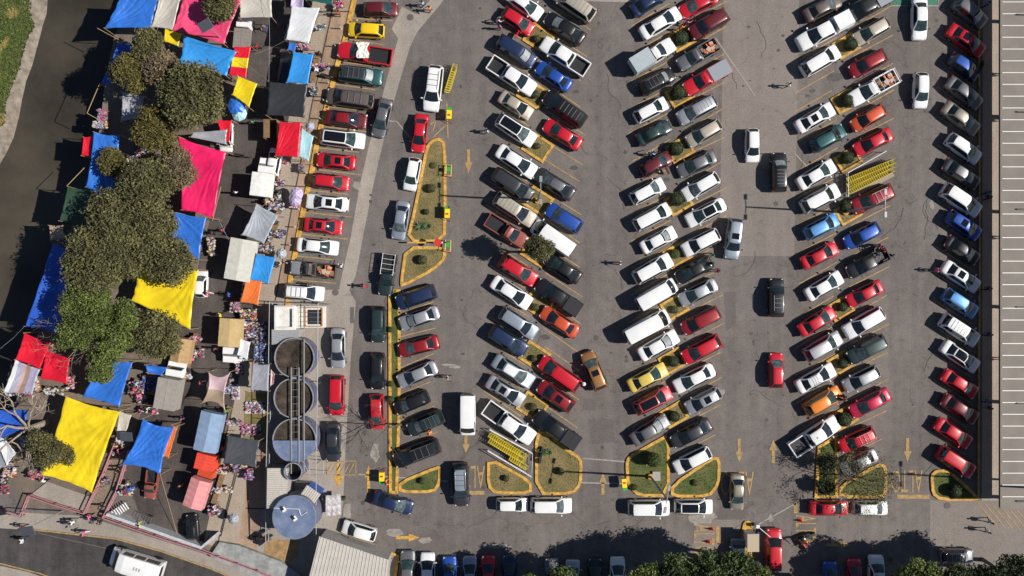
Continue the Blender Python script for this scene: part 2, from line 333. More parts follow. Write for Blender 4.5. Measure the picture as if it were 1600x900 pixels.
def prect(cx, cy, l, w, ang):
    c = W(cx, cy); a = R(ang); u = Vector((math.cos(a), math.sin(a)))*l/S/2; v = Vector((-math.sin(a), math.cos(a)))*w/S/2
    return [tuple((c.xy+s*u+t*v)) for s, t in ((-1, -1), (1, -1), (1, 1), (-1, 1))]
PL_D = [(842, 60), (832, 147), (840, 230), (840, 314), (838, 394), (841, 475), (835, 556), (832, 635)]
PL_E = [(1066, 60), (1062, 148), (1062, 234), (1060, 316), (1058, 398), (1054, 480), (1051, 564), (1053, 648)]
PL_F = [(1322, 72), (1320, 158), (1325, 250), (1325, 332), (1313, 482), (1313, 567), (1319, 652)]
for x, y in PL_D: island(prect(x, y, 41, 34, -33), world=True, kw=.28)
for x, y in PL_E: island(prect(x, y, 38, 31, 30), world=True, kw=.28)
for x, y in PL_F: island(prect(x, y, 37, 29, 30), world=True, kw=.28)
island([(676, 218), (688, 215), (697, 225), (698, 320), (696, 379), (634, 379), (648, 320), (662, 245), (668, 225)], rounds=1)
island([(633, 385), (697, 385), (697, 404), (680, 422), (627, 450), (625, 440)], rounds=1)
island([(607, 452), (626, 452), (626, 640), (622, 771), (608, 771)], M_LAWN)
island([(623, 752), (684, 727), (690, 730), (688, 757), (678, 770), (623, 770)], M_LAWN, rounds=1)
island([(761, 712), (831, 750), (831, 772), (774, 772), (761, 760)], rounds=1)
island([(836, 672), (858, 676), (882, 698), (905, 712), (910, 722), (909, 757), (894, 773), (836, 773)], rounds=1)
island([(1046, 676), (1020, 690), (981, 713), (977, 722), (979, 757), (997, 776), (1046, 776)], M_LAWN, rounds=1)
island([(1048, 757), (1112, 713), (1122, 714), (1126, 724), (1124, 757), (1108, 777), (1048, 777)], M_LAWN, rounds=1)
island([(1277, 697), (1308, 678), (1309, 778), (1272, 778)], M_LAWN)
island([(1311, 757), (1372, 723), (1383, 726), (1386, 740), (1385, 770), (1380, 778), (1311, 778)], M_LAWN, rounds=1)
island([(1453, 742), (1462, 733), (1482, 733), (1527, 774), (1527, 782), (1468, 782), (1455, 772)], M_LAWN, rounds=1)
MB().strip(P((1529, -20), (1530, 400), (1528, 780)), .16, .004, .12).build('kerb', M_YEL, kind='structure')
surface('canopy_walkway', [(1536, -40), (1660, -40), (1660, 782), (1534, 782)], M_BEIGE, 2)
# ---------------------------------------------------------------- painted markings
def arrow(x, y, ang, L_=2.6, w=.85):
    a = R(ang); c = W(x, y); u = Vector((math.cos(a), math.sin(a))); v = Vector((-u.y, u.x)); c = c.xy
    q = lambda s, t: tuple(c+u*s+v*t)
    MB().sheet([q(-L_/2, -.17), q(L_*.05, -.17), q(L_*.05, .17), q(-L_/2, .17)], .012).sheet([q(L_*.05, -w/2), q(L_/2, 0), q(L_*.05, w/2)], .012).build('road_arrow', M_YEL if (x < 700) else M_YLINE, kind='structure')
for a in [(732, 252, -90), (728, 692, -90, 2.2), (576, 748, 90, 3.0), (1155, 704, -90), (1208, 705, 90), (1418, 703, -90), (942, 756, 90, 2.4), (637, 840, 0), (1310, 851, 0), (529, 742, -90, 2.8, 1.2)]: arrow(*a)
def words(txt, x, y, ang, w=3.4, h=2.45):
    cu = bpy.data.curves.new('t', 'FONT'); cu.body = txt; cu.align_x = 'CENTER'; cu.align_y = 'CENTER'; cu.size = 1
    o = bpy.data.objects.new('t', cu); col.objects.link(o); bpy.context.view_layer.update()
    me = bpy.data.meshes.new_from_object(o.evaluated_get(bpy.context.evaluated_depsgraph_get())); bpy.data.objects.remove(o)
    xs = [v.co.x for v in me.vertices]; ys = [v.co.y for v in me.vertices]; sx = w/(max(xs)-min(xs)); sy = h/(max(ys)-min(ys)); cx = (max(xs)+min(xs))/2; cy = (max(ys)+min(ys))/2
    for v in me.vertices: v.co = ((v.co.x-cx)*sx, (v.co.y-cy)*sy, 0)
    me.materials.clear(); me.materials.append(M_YLINE)
    return link('road_lettering', me, None, (*W(x, y).xy, .012), R(ang), kind='structure')
words('ALTO', 1417, 752, 180); words('ALTO', 733, 745, 180); words('ALTO', 1152, 755, 180, 3.6, 2.6); words('ALTO', 1100, 843, -90, 3.4, 2.3); words('ALTO', 1259, 826, -90, 3.0, 2.3)
ln = MB()
for q in [[(1402, 776), (1452, 776)], [(704, 770), (757, 770)], [(1121, 822), (1121, 850)], [(1243, 786), (1243, 802)]]: ln.strip(P(*q), .42, .012)
for k in range(6):
    x = 1528+k*12; ln.strip(P((x, 786+k*2), (x+30, 822+k*2)), .12, .012)
for q in [[(510, 722), (556, 720)], [(556, 720), (556, 742)], [(510, 722), (510, 742)], [(510, 742), (556, 742)]]+[[(510+i*7, 740), (518+i*7, 724)] for i in range(6)]: ln.strip(P(*q), .1, .012)
for q in [[(698, 160), (700, 215)], [(672, 195), (697, 175)], [(676, 215), (697, 195)], [(690, 165), (676, 205)], [(1128, 825), (1128, 850)]]: ln.strip(P(*q), .12, .012)
ln.build('painted_lines', M_YLINE, kind='structure')
g = MB().sheet(P((1394, -10), (1465, -10), (1465, 9), (1394, 9)), .008).build('accessible_bay_paint', mat('green_paint', (.04, .16, .10), .8, var=.15), kind='structure')
MB().strip(P((1393, -10), (1393, 9), (1466, 9), (1466, -10)), .12, .012).build('bay_border', M_WLINE, kind='structure')
# ---------------------------------------------------------------- vehicles
def lerp(a, b, t): return a+(b-a)*t
def interp(tab, x):
    if x >= tab[0][0]: return tab[0][1]
    for (x0, z0), (x1, z1) in zip(tab, tab[1:]):
        if x >= x1: return lerp(z0, z1, (x0-x)/(x0-x1))
    return tab[-1][1]
KIND = {  # L, W, H, belt table front->rear, windscreen base/top, rear glass top/base, roof half-width factor
 'sedan': (4.5, 1.74, 1.50, [(2.25, .60), (2.12, .70), (1.6, .81), (1.2, .90), (-1.4, .98), (-2.05, .96), (-2.25, .82)], 1.27, .34, -.96, -1.60, .60),
 'hatch': (4.0, 1.70, 1.57, [(2.0, .62), (1.88, .72), (1.5, .84), (1.1, .93), (-1.7, 1.0), (-2.0, .86)], 1.14, .34, -1.42, -1.88, .61),
 'suv': (4.5, 1.84, 1.72, [(2.25, .72), (2.15, .86), (1.7, .99), (1.2, 1.05), (-1.9, 1.10), (-2.25, .95)], 1.26, .46, -1.74, -2.13, .63),
 'wagon': (4.75, 1.84, 1.66, [(2.37, .66), (2.25, .78), (1.8, .9), (1.4, 1.0), (-2.0, 1.05), (-2.37, .9)], 1.55, .64, -1.92, -2.26, .65),
 'van': (4.9, 1.86, 2.15, [(2.45, .72), (2.38, .86), (2.1, 1.05), (1.8, 1.15), (-2.2, 1.2), (-2.45, 1.15)], 2.0, 1.34, -2.34, -2.42, .80),
 'pickup': (5.3, 1.84, 1.74, [(2.65, .74), (2.55, .88), (2.0, 1.0), (1.4, 1.06), (-1.0, 1.06), (-2.65, 1.06)], 1.5, .72, -.52, -.80, .66),
 'shortcab': (5.2, 1.80, 1.62, [(2.6, .72), (2.5, .86), (2.0, .95), (1.3, 1.0), (-1.0, 1.0), (-2.6, 1.0)], 1.3, .54, .0, -.24, .67),
}
def car_parts(kind):
    L_, Wd, H, belt, wb, wt, rt, rb, rf = KIND[kind]; h = L_/2; truck = kind in ('pickup', 'shortcab'); hw0 = Wd/2
    cut = rb-.1 if truck else -h
    xs = [h, h-.05, h-.14, h-.35, h-.7]+[lerp(h-1.1, wb, t) for t in (0, .5, 1)]+[lerp(wb, rb, t) for t in (.2, .4, .6, .8, 1)]
    xs += ([cut] if truck else [lerp(rb, -h+.3, .5), -h+.3, -h+.12, -h+.04, -h])
    xs = sorted(set(round(x, 3) for x in xs), reverse=True)
    def hw(x):
        t = abs(x)/h; return hw0*(.965-.0*t)*(1-.06*t*t)*(.82+.18*max(0, 1-t**14)**.5)
    mb = MB(); rows = []
    for x in xs:
        w = hw(x); zb = interp(belt, x); e = abs(abs(x)-h) < .02 and not (truck and x < 0); zz = .06 if e else 0
        half = [(.80*w, .22+zz), (.97*w, .33+zz), (1.0*w, .5), (.985*w, .5+.6*(zb-.5)), (.94*w, zb-.07), (.84*w, zb-.012-zz*.5), (.45*w, zb+.02-zz), (0, zb+.03-zz)]
        rows.append([(x, -y, z) for y, z in half]+[(x, y, z) for y, z in half[::-1][1:]])
    n = len(rows[0]); vs = [p for r in rows for p in r]
    fs = [(i*n+k, i*n+k+1, (i+1)*n+k+1, (i+1)*n+k) for i in range(len(xs)-1) for k in range(n-1)]
    fs += [(i*n+n-1, i*n, (i+1)*n, (i+1)*n+n-1) for i in range(len(xs)-1)]+[tuple(range(n))[::-1], tuple(range((len(xs)-1)*n, len(xs)*n))]
    mb.add(vs, fs)
    # cabin shell
    wbelt = .93
    prof = [(wb, interp(belt, wb)-.01, .86), (lerp(wb, wt, .5), lerp(interp(belt, wb), H-.05, .56), rf+.09), (wt, H-.055, rf), (wt-.28, H-.012, rf), (lerp(wt, rt, .5), H, rf), (rt+.25, H-.02, rf), (rt, H-.07, rf*.98), (lerp(rt, rb, .5), lerp(H-.07, interp(belt, rb), .46), rf*.98+.05), (rb, interp(belt, rb)-.01, .82)]
    us = [-1, -.93, -.5, 0, .5, .93, 1]
    def surf(i, u):
        x, z, f = prof[i]; bow = {0: .13, 1: .11, 2: .07, 3: .03, 6: -.05, 7: -.07, 8: -.08}.get(i, 0)
        dz = {-1: -.05, 1: -.05}.get(u, -.025*u*u) if 1 < i < 7 else -.02*abs(u)
        return Vector((x+bow*(1-u*u), u*f*hw0*(1 if abs(u) < 1 else 1.03), z+dz))
    g = [[surf(i, u) for u in us] for i in range(len(prof))]; m = len(us)
    vs = [p for r in g for p in r]; mb.add(vs, [(i*m+k, (i+1)*m+k, (i+1)*m+k+1, i*m+k+1) for i in range(len(g)-1) for k in range(m-1)])
    for s_, k in ((-1, 0), (1, m-1)):
        top = [g[i][k] for i in range(len(g))]; bot = [Vector((p.x, s_*wbelt*hw(p.x), interp(belt, p.x)-.02)) for p in top]
        n_ = len(top); fs = [(i, i+1, n_+i+1, n_+i) if s_ < 0 else (n_+i, n_+i+1, i+1, i) for i in range(n_-1)]
        mb.add(top+bot, fs)
    bed = None
    if truck:
        y = hw0*.93; x0, x1 = cut+.01, -h; zt = interp(belt, -1.5); zf = .62
        for s_ in (-1, 1): mb.box(((x0+x1)/2, s_*(y-.05), (.28+zt)/2), (x0-x1, .10, zt-.28))
        mb.box((x1+.04, 0, (.33+zt)/2), (.08, 2*y-.21, zt-.33-.02)); mb.box((x0-.04, 0, (.33+zt)/2), (.06, 2*y-.21, zt-.33-.01))
        bed = MB().box(((x0+x1)/2, 0, zf-.03), (x0-x1-.2, 2*y-.22, .06))
        for k in range(7): bed.box(((x0+x1)/2, -y+.25+k*(2*y-.5)/6, zf+.012), (x0-x1-.3, .05, .02))
    parts = [('body', mb.mesh(kind+'_body', [PAINT['white']], False), 'paint')]
    me = parts[0][1]; me.polygons.foreach_set('use_smooth', [len(p.vertices) == 4 for p in me.polygons])
    try: me.set_sharp_from_angle(angle=R(34))
    except Exception: pass
    if bed: parts.append(('bed_floor', bed.mesh(kind+'_bed', [M_TRIM]), None))
    def panel(i0, i1, v0, v1, off, un=.86, nu=6, name='p', mt=M_GLASS):
        b = MB(); rows = []; rng = range(i0, i1)
        ts = [(i0+v0)]+[float(i) for i in range(i0+1, i1)]+[(i1-1+v1)]
        for t in ts:
            i = min(int(t), i1-1); f = t-i; r = []
            for k in range(nu+1):
                u = -un+2*un*k/nu; a = surf(i, u); c = surf(i+1, u); d = (c-a).normalized(); p = a.lerp(c, f); nrm = Vector((0, 1, 0)).cross(d); nrm = -nrm if nrm.z < 0 else nrm; r.append(p+nrm*off)
            rows.append(r)
        w_ = nu+1; b.add([p for r in rows for p in r], [(i*w_+k, (i+1)*w_+k, (i+1)*w_+k+1, i*w_+k+1) for i in range(len(rows)-1) for k in range(nu)])
        return b.mesh(name, [mt], True)
    parts.append(('windshield', panel(0, 2, .02, .95, .014, .93, name=kind+'_ws'), None))
    parts.append(('rear_window', panel(6, 8, .08, .86, .014, .88, name=kind+'_rw'), None))
    for s_ in (-1, 1):
        b = MB(); cols = []
        xa, xb = lerp(wb, wt, .28), lerp(rb, rt, .30); N = 8 if kind != 'van' else 4
        for k in range(N+1):
            xbm = lerp(wb-.22, rb+.14, k/N); xtp = lerp(wt-.06, rt+.06, k/N)
            if kind == 'van': xbm, xtp = lerp(wb-.2, wb-1.1, k/N), lerp(wt-.05, wt-.75, k/N)
            pb = Vector((xbm, s_*wbelt*hw(xbm), interp(belt, xbm)-.02)); pt = Vector((xtp, s_*rf*hw0*1.03, H-.10))
            o_ = Vector((0, s_*.022, .014)); cols.append((pb.lerp(pt, .10)+o_, pb.lerp(pt, .88)+o_))
        fs = []
        for k in range(N):
            a, c = (2*k, 2*k+2)
            fs.append((a, a+1, c+1, c) if s_ < 0 else (c, c+1, a+1, a))
        b.add([p for c in cols for p in c], [f[::-1] for f in fs]); parts.append(('side_window', b.mesh(kind+'_sw', [M_GLASS]), None))
        parts.append(('mirror', MB().box((wb-.12, s_*(hw0+.08), interp(belt, wb)+.06), (.13, .20, .12), 0, 0, (.8, .9)).mesh(kind+'_mi', [M_TRIM]), 'mir'))
        yy = hw(h-.3)*.70; z = interp(belt, h-.2)-.03
        parts.append(('headlight', MB().box((h-.24, s_*yy, z-.05), (.34, .30, .14), s_*-.35, 0, (.8, .8)).mesh(kind+'_hl', [M_HEAD]), None))
        parts.append(('taillight', MB().box((-h+.085, s_*hw(-h+.2)*.80, interp(belt, -h+.2)-.17), (.15, .26, .20)).mesh(kind+'_tl', [M_TAIL]), None))
        for xw in (h-.82, -h+.80):
            r = .33 if kind in ('sedan', 'hatch') else .37
            parts.append(('wheel', MB().tube([(xw, s_*(hw0-.20), r), (xw, s_*(hw0-.03), r), (xw, s_*(hw0-.01), r)], r, r*.93, 16).tube([(xw, s_*(hw0-.012), r), (xw, s_*(hw0+.002), r)], r*.58, None, 12, 1).mesh(kind+'_wh', [M_TYRE, M_CHROME]), None))
    opt = {}
    opt['blackroof'] = ('roof_panel', panel(2, 6, .2, .6, .010, .86, name=kind+'_rp', mt=M_BLACKG))
    b = MB(); i = 3; 
    sx0, sx1 = wt-.35, wt-1.0
    b.box(((sx0+sx1)/2, 0, H+.0), (sx0-sx1, Wd*.42, .03)); opt['sun'] = ('sunroof', b.mesh(kind+'_sr', [M_BLACKG]))
    rk = MB(); y = rf*hw0*.9
    for s_ in (-1, 1): rk.tube([(wt-.2, s_*y, H+.06), (rt+.25, s_*y, H+.06)], .025)
    for t in (.2, .5, .8): xx = lerp(wt-.2, rt+.25, t); rk.tube([(xx, -y, H+.075), (xx, y, H+.075)], .022)
    for s_ in (-1, 1):
        for t in (.0, 1.): rk.box((lerp(wt-.22, rt+.27, t), s_*y, H+.01), (.05, .05, .10))
    opt['rack'] = ('roof_rack', rk.mesh(kind+'_rk', [M_CHROME]))
    rb_ = MB()
    for t in (.05, .28, .5, .72, .95):
        xx = lerp(wt-.25, rt+.25, t); rb_.box((xx, 0, H-.006), (.035, Wd*rf*.84, .02))
    opt['ribs'] = ('roof_ribs', rb_.mesh(kind+'_rib', [M_TRIM]))
    if truck:
        x0, x1 = cut-.05, -h+.02; zt = interp(belt, -1.5); cx, lx = (x0+x1)/2, x0-x1
        opt['bedcover'] = ('bed_cover', MB().box((cx, 0, zt+.04), (lx, Wd*.90, .07), 0, 0, (.97, .94)).mesh('bc', [mat('gray_bed_cover', (.26, .28, .31), .5)]))
        opt['capwhite'] = ('canopy', MB().box((cx, 0, zt+.33), (lx, Wd*.92, .66), 0, 0, (.95, .84)).mesh('cw', [PAINT['white']]))
        opt['capblack'] = ('canopy', MB().box((cx, 0, zt+.05), (lx, Wd*.90, .09), 0, 0, (.97, .94)).box((cx, 0, zt+.10), (.03, Wd*.8, .02), 0).mesh('ck', [M_TRIM]))
        opt['tallbox'] = ('cargo_box', MB().box((cx-.05, 0, zt+.6), (lx+.2, Wd*1.0, 1.3), 0, 0, (.99, .97)).mesh('tb', [mat('gray_canvas', (.36, .41, .43), .6, var=.08, vscale=3)]))
        q = MB(); rr = random.Random(3)
        for k in range(14): q.box((cx+rr.uniform(-.38, .38)*lx, rr.uniform(-.55, .55), zt-.18+rr.random()*.2), (rr.uniform(.3, .6), rr.uniform(.25, .5), rr.uniform(.2, .35)), rr.uniform(-.4, .4), rr.randrange(3))
        opt['load'] = ('cargo', q.mesh('ld', [mat('load_orange', (.55, .12, .03), .7), mat('load_brown', (.22, .13, .08), .8), mat('load_pale', (.45, .36, .28), .8)]))
        q = MB()
        for s_ in (-1, 1): q.tube([(cut+.4, s_*.72, zt+.45), (-h+.05, s_*.72, zt+.45)], .03); 
        for k in range(5): q.tube([(lerp(cut+.3, -h+.1, k/4), -.72, zt+.45), (lerp(cut+.3, -h+.1, k/4), .72, zt+.45)], .025)
        for s_ in (-1, 1):
            for xx in (cut+.0, -h+.08): q.tube([(xx, s_*.76, zt-.1), (xx, s_*.76, zt+.47)], .03)
        opt['frame'] = ('ladder_rack', q.mesh('fr', [PAINT['white']]))
    return parts, opt
CARS = {k: car_parts(k) for k in KIND}
NOUN = {'sedan': 'sedan', 'hatch': 'hatchback', 'suv': 'sport utility car', 'wagon': 'station wagon', 'van': 'van', 'pickup': 'double cab pickup', 'shortcab': 'single cab pickup'}
OBN = {'sedan': 'sedan', 'hatch': 'hatchback', 'suv': 'sport_utility_car', 'wagon': 'station_wagon', 'van': 'van', 'pickup': 'pickup_truck', 'shortcab': 'pickup_truck'}
FW = {'blackroof': 'with black glass roof', 'sun': 'with sunroof', 'rack': 'with roof rack', 'bedcover': 'with covered bed', 'capwhite': 'with white bed canopy', 'capblack': 'with black bed cover', 'tallbox': 'with tall gray cargo box', 'load': 'with loaded bed', 'frame': 'with ladder rack', 'ribs': 'with ribbed roof'}
def desc(c):
    d = c[5]+' '+NOUN[c[4]]
    for f in c[6].split():
        if f in FW: return d+' '+FW[f]
    return d
VARI = random.Random(77)
def paint_for(colr):
    return PAINT[colr]
def put_car(c, label, group):
    x, y, ang, lp, kind, colr, fl = c; L_, Wd, H = KIND[kind][:3]; p = W(x, y, .75, 0); s = lp/14.42/L_
    cat = 'pickup truck' if kind in ('pickup', 'shortcab') else ('van' if kind == 'van' else 'car')
    t = thing(OBN[kind], label, cat, p, R(ang), group); t.scale = (s, s**.5, s**.3)
    parts, opt = CARS[kind]
    def child(nm, me, how=None, cc=None):
        o = bpy.data.objects.new(nm, me); col.objects.link(o); o.parent = t
        if how: o.material_slots[0].link = 'OBJECT'; o.material_slots[0].material = cc
        return o
    rrm = VARI.random(); gz = VARI.choice([0, 0, 0, 1, 1, 1, 2, 3, 3])
    for nm, me, how in parts:
        if nm == 'mirror' and rrm < .6: child(nm, me, 1, paint_for(colr)); continue
        child(nm, me, how == 'paint' or nm in ('windshield', 'rear_window'), paint_for(colr) if how == 'paint' else GLZ[gz if nm == 'windshield' else 0])
    if VARI.random() < .06 and kind != 'van':
        Hh = H; wb_, wt_ = KIND[kind][4:6]; zb_ = interp(KIND[kind][3], wb_)
        sh = MB(); n_ = 6; vs = [(lerp(wb_+.02, wt_+.12, v)+.11*(1-(u*2-1)**2)+.02, (u*2-1)*.60*Wd/2, lerp(zb_, Hh-.07, v*.93)+.045) for v in (0.12, 1) for u in [q/n_ for q in range(n_+1)]]
        sh.add(vs, [(q, q+1, n_+2+q, n_+1+q) for q in range(n_)]); child('sun_shade', sh.mesh('sun_shade', [M_SHADE]))
    for f in fl.split():
        if f in opt:
            o = child(*opt[f])
            if f == 'ribs': o.material_slots[0].link = 'OBJECT'; o.material_slots[0].material = mat('roof_rib_shade', (.2, .2, .2), .5)
            if f == 'capwhite': o['label'] = 'white canopy over the bed'
        elif f == 'door':
            dk = MB().box((.75, -Wd/2-.42, .72), (.12, .85, .6)).mesh('dr', [paint_for(colr)]); o = child('door', dk); o['label'] = 'open door'
        elif f.startswith('roofcol='):
            pr = paint_for(f[8:].replace('_', ' ')); b = CARS[kind][1]['blackroof'][1]; o = child('roof_panel', b, 1, pr)
            if f[8:] != 'x': o['label'] = f[8:].replace('_', ' ')+' roof'
        elif f.startswith('hood='):
            pr = paint_for(f[5:].replace('_', ' ')); wb_ = KIND[kind][4]; zb = KIND[kind][3]
            q = MB(); n = 6; vs = []
            for i in range(n+1):
                xx = lerp(wb_-.02, L_/2-.2, i/n); ww = .78*Wd/2*(1-.05*i/n); zz = interp(zb, xx)+.035
                vs += [(xx, -ww, zz-.02), (xx, 0, zz), (xx, ww, zz-.02)]
            q.add(vs, [(3*i+k, 3*i+3+k, 3*i+4+k, 3*i+1+k) for i in range(n) for k in (0, 1)]); o = child('hood', q.mesh('hd', [pr], True)); o['label'] = f[5:].replace('_', ' ')+' hood'
    return t
ORD = ['first', 'second', 'third', 'fourth', 'fifth', 'sixth', 'seventh', 'eighth', 'ninth', 'tenth', 'eleventh', 'twelfth', 'thirteenth', 'fourteenth', 'fifteenth']
SEEN = set()
lines = MB()
def row(cars, phrase, group, line=True, ext=70, shift=0):
    ds = [desc(c) for c in cars]
    for i, c in enumerate(cars):
        d = ds[i]; n = ds.count(d)
        if n == 1:
            nb = (' directly below the '+ds[i-1].split(' with ')[0]) if i else ' at the top'
            lab = d+nb+' '+phrase
            if len(lab.split()) > 16: lab = d+' '+phrase
        else: lab = ORD[ds[:i].count(d)]+' '+d+' from the top '+phrase
        w = lab.split(); lab = ' '.join(w[:16]); assert lab not in SEEN, lab; SEEN.add(lab)
        if len(w) > 16: print('LONG', lab)
        put_car(c, lab, group)
        if line and i:
            a, b = W(cars[i-1][0], cars[i-1][1]), W(c[0], c[1]); gap = (a-b).length
            ks = [.5] if gap < 62/S else [.33, .67]
            for k in ks:
                m_ = a.lerp(b, k); an = R(c[2]); u = Vector((math.cos(an), math.sin(an))); q = ext/S/2; m_ = m_.xy-u*shift/S
                lines.strip([tuple(m_-u*q), tuple(m_+u*q)], .11, .008)
A = [(595, 14, 0, 54, 'hatch', 'maroon', ''), (572, 47, 176, 57, 'hatch', 'yellow', ''), (570, 84, 171, 86, 'shortcab', 'red', 'bed'), (564, 118, -7, 69, 'suv', 'teal', 'roofcol=dark_gray rack'),
     (547, 154, 172, 75, 'wagon', 'brownish gray', 'rack'), (541, 186, -7, 65, 'sedan', 'maroon', 'roofcol=dark_red'), (535, 217, -7, 70, 'suv', 'white', 'blackroof'), (525, 252, 174, 62, 'sedan', 'red', 'sun'),
     (517, 284, -7, 58, 'hatch', 'red', ''), (511, 317, 174, 67, 'sedan', 'white', 'sun'), (505, 353, -6, 60, 'sedan', 'red', 'sun'), (496, 385, -6, 65, 'sedan', 'white', ''),
     (489, 421, 174, 72, 'shortcab', 'brownish gray', 'load hood=silver'), (475, 457, -5, 62, 'suv', 'white', 'rack')]
row(A, 'in the row along the market sidewalk', 'cars parked along the market sidewalk', ext=74, shift=-6)
C = [(650, 464, 198, 65, 'suv', 'navy blue', ''), (655, 497, 199, 65, 'sedan', 'silver', ''), (654, 541, 194, 65, 'sedan', 'dark red', ''), (652, 585, 203, 66, 'sedan', 'silver', ''), (643, 629, 203, 58, 'hatch', 'black', ''),
     (665, 661, 204, 60, 'suv', 'dark green', 'rack'), (651, 708, 201, 76, 'wagon', 'black', 'rack')]
row(C, 'in the angled row beside the narrow grass strip', 'cars in the angled row beside the grass strip', shift=-8)
D1 = [(819, 6, -35, 64, 'sedan', 'white', ''), (809, 33, -33, 56, 'hatch', 'red', 'door'), (807, 80, -33, 68, 'wagon', 'navy blue', ''), (800, 119, -33, 82, 'pickup', 'white', ''), (806, 164, -32, 58, 'sedan', 'beige', ''),
      (806, 203, -33, 68, 'suv', 'white', 'blackroof'), (807, 252, -33, 70, 'sedan', 'white', ''), (801, 289, -33, 72, 'wagon', 'dark gray', ''), (804, 327, -33, 72, 'suv', 'beige', 'ribs'), (792, 361, -32, 72, 'shortcab', 'faded red', ''),
      (809, 422, -32, 66, 'hatch', 'red', ''), (799, 457, -33, 70, 'sedan', 'white', ''), (810, 505, -33, 66, 'suv', 'silver blue', ''), (794, 532, -32, 66, 'suv', 'navy blue', ''), (802, 580, -32, 72, 'sedan', 'silver blue', 'hood=white roofcol=white'),
      (790, 611, -32, 66, 'sedan', 'silver', 'sun'), (796, 661, -35, 90, 'pickup', 'white', 'x')]
row(D1, 'on the left side of the first double row', 'cars in the first double row', shift=10)
D2 = [(895, 5, 145, 78, 'suv', 'beige', 'ribs'), (882, 44, 147, 70, 'sedan', 'black', ''), (882, 88, 147, 84, 'pickup', 'white', ''), (865, 119, 146, 62, 'sedan', 'blue', ''), (882, 170, 145, 76, 'wagon', 'black', 'ribs'), (879, 210, 148, 66, 'sedan', 'red', ''),
      (866, 287, 148, 70, 'sedan', 'dark gray', 'roofcol=gray'), (881, 341, 148, 62, 'suv', 'blue', ''), (864, 372, 145, 74, 'van', 'white', ''), (879, 419, 147, 64, 'sedan', 'black', ''), (872, 464, 147, 80, 'pickup', 'black', 'capblack'), (874, 503, 147, 66, 'sedan', 'orange red', ''),
      (874, 584, 145, 74, 'wagon', 'red', ''), (868, 619, 145, 64, 'hatch', 'dark red', 'sun'), (869, 671, 145, 82, 'pickup', 'black', 'capblack')]
row(D2, 'on the right side of the first double row', 'cars in the first double row', shift=6)
E1 = [(1014, 2, 33, 62, 'sedan', 'navy blue', ''), (1032, 36, 31, 70, 'sedan', 'white', ''), (1020, 87, 32, 76, 'shortcab', 'white', 'tallbox'), (1027, 127, 28, 58, 'suv', 'black', 'rack'), (1017, 172, 28, 56, 'hatch', 'white', ''), (1022, 207, 27, 58, 'sedan', 'dark green', ''),
      (1025, 256, 30, 54, 'hatch', 'maroon', 'door'), (1012, 299, 28, 58, 'hatch', 'white', ''), (1019, 339, 28, 62, 'wagon', 'white', ''), (1029, 375, 28, 60, 'sedan', 'white', ''), (1020, 420, 29, 66, 'suv', 'white', ''), (1026, 460, 30, 68, 'van', 'white', ''),
      (1011, 510, 28, 76, 'van', 'white', ''), (1029, 540, 29, 68, 'sedan', 'white', ''), (1012, 590, 27, 66, 'sedan', 'pale yellow', ''), (1020, 626, 27, 64, 'hatch', 'pinkish red', 'blackroof'), (1016, 672, 31, 66, 'sedan', 'gray', '')]
row(E1, 'on the left side of the middle double row', 'cars in the middle double row', shift=8)
E2 = [(1092, 6, 207, 64, 'sedan', 'red', ''), (1107, 38, 210, 66, 'suv', 'maroon', ''), (1090, 86, 210, 70, 'shortcab', 'gray', 'load'), (1104, 122, 210, 80, 'shortcab', 'red', 'bedcover'), (1089, 172, 208, 66, 'suv', 'silver', 'ribs'), (1100, 208, 210, 60, 'hatch', 'beige', ''),
      (1089, 256, 205, 64, 'sedan', 'gray', ''), (1095, 291, 210, 62, 'hatch', 'white', ''), (1103, 332, 207, 66, 'sedan', 'white', 'blackroof'), (1095, 379, 207, 62, 'suv', 'white', 'x'), (1084, 422, 208, 62, 'sedan', 'black', ''), (1091, 457, 207, 64, 'sedan', 'silver', ''),
      (1095, 501, 207, 64, 'wagon', 'dark red', ''), (1096, 546, 208, 66, 'hatch', 'red', ''), (1085, 591, 207, 68, 'sedan', 'white', ''), (1099, 626, 208, 60, 'hatch', 'silver', 'sun'), (1080, 677, 208, 68, 'sedan', 'dark gray', ''), (1082, 719, 207, 62, 'hatch', 'white', '')]
row(E2, 'on the right side of the middle double row', 'cars in the middle double row', shift=6)
F1 = [(1286, 12, 27, 62, 'sedan', 'brownish gray', ''), (1287, 49, 208, 90, 'pickup', 'white', 'capwhite'), (1282, 95, 31, 66, 'suv', 'white', ''), (1274, 184, 30, 66, 'sedan', 'white', 'sun'), (1294, 216, 29, 60, 'hatch', 'teal', ''), (1276, 273, 30, 66, 'sedan', 'white', ''),
      (1282, 310, 28, 64, 'suv', 'white', 'x'), (1284, 354, 27, 58, 'hatch', 'light blue', ''), (1281, 399, 27, 62, 'sedan', 'red', ''), (1288, 447, 30, 64, 'sedan', 'white', ''), (1277, 502, 31, 64, 'sedan', 'red', ''), (1286, 541, 30, 64, 'suv', 'silver', ''), (1275, 591, 28, 66, 'sedan', 'white', 'rack'),
      (1286, 627, 30, 64, 'hatch', 'orange', ''), (1273, 681, 33, 86, 'pickup', 'white', '')]
row(F1, 'on the left side of the third double row', 'cars in the third double row', shift=8)
F2 = [(1353, 10, 209, 92, 'pickup', 'black', 'bedcover'), (1362, 49, 210, 60, 'hatch', 'beige', ''), (1356, 99, 208, 62, 'hatch', 'dark red', ''), (1364, 138, 209, 82, 'shortcab', 'white', 'load frame'), (1357, 184, 210, 58, 'hatch', 'orange red', ''), (1364, 222, 207, 64, 'sedan', 'red', '')]
row(F2, 'on the right side of the third double row', 'cars in the third double row', shift=6)
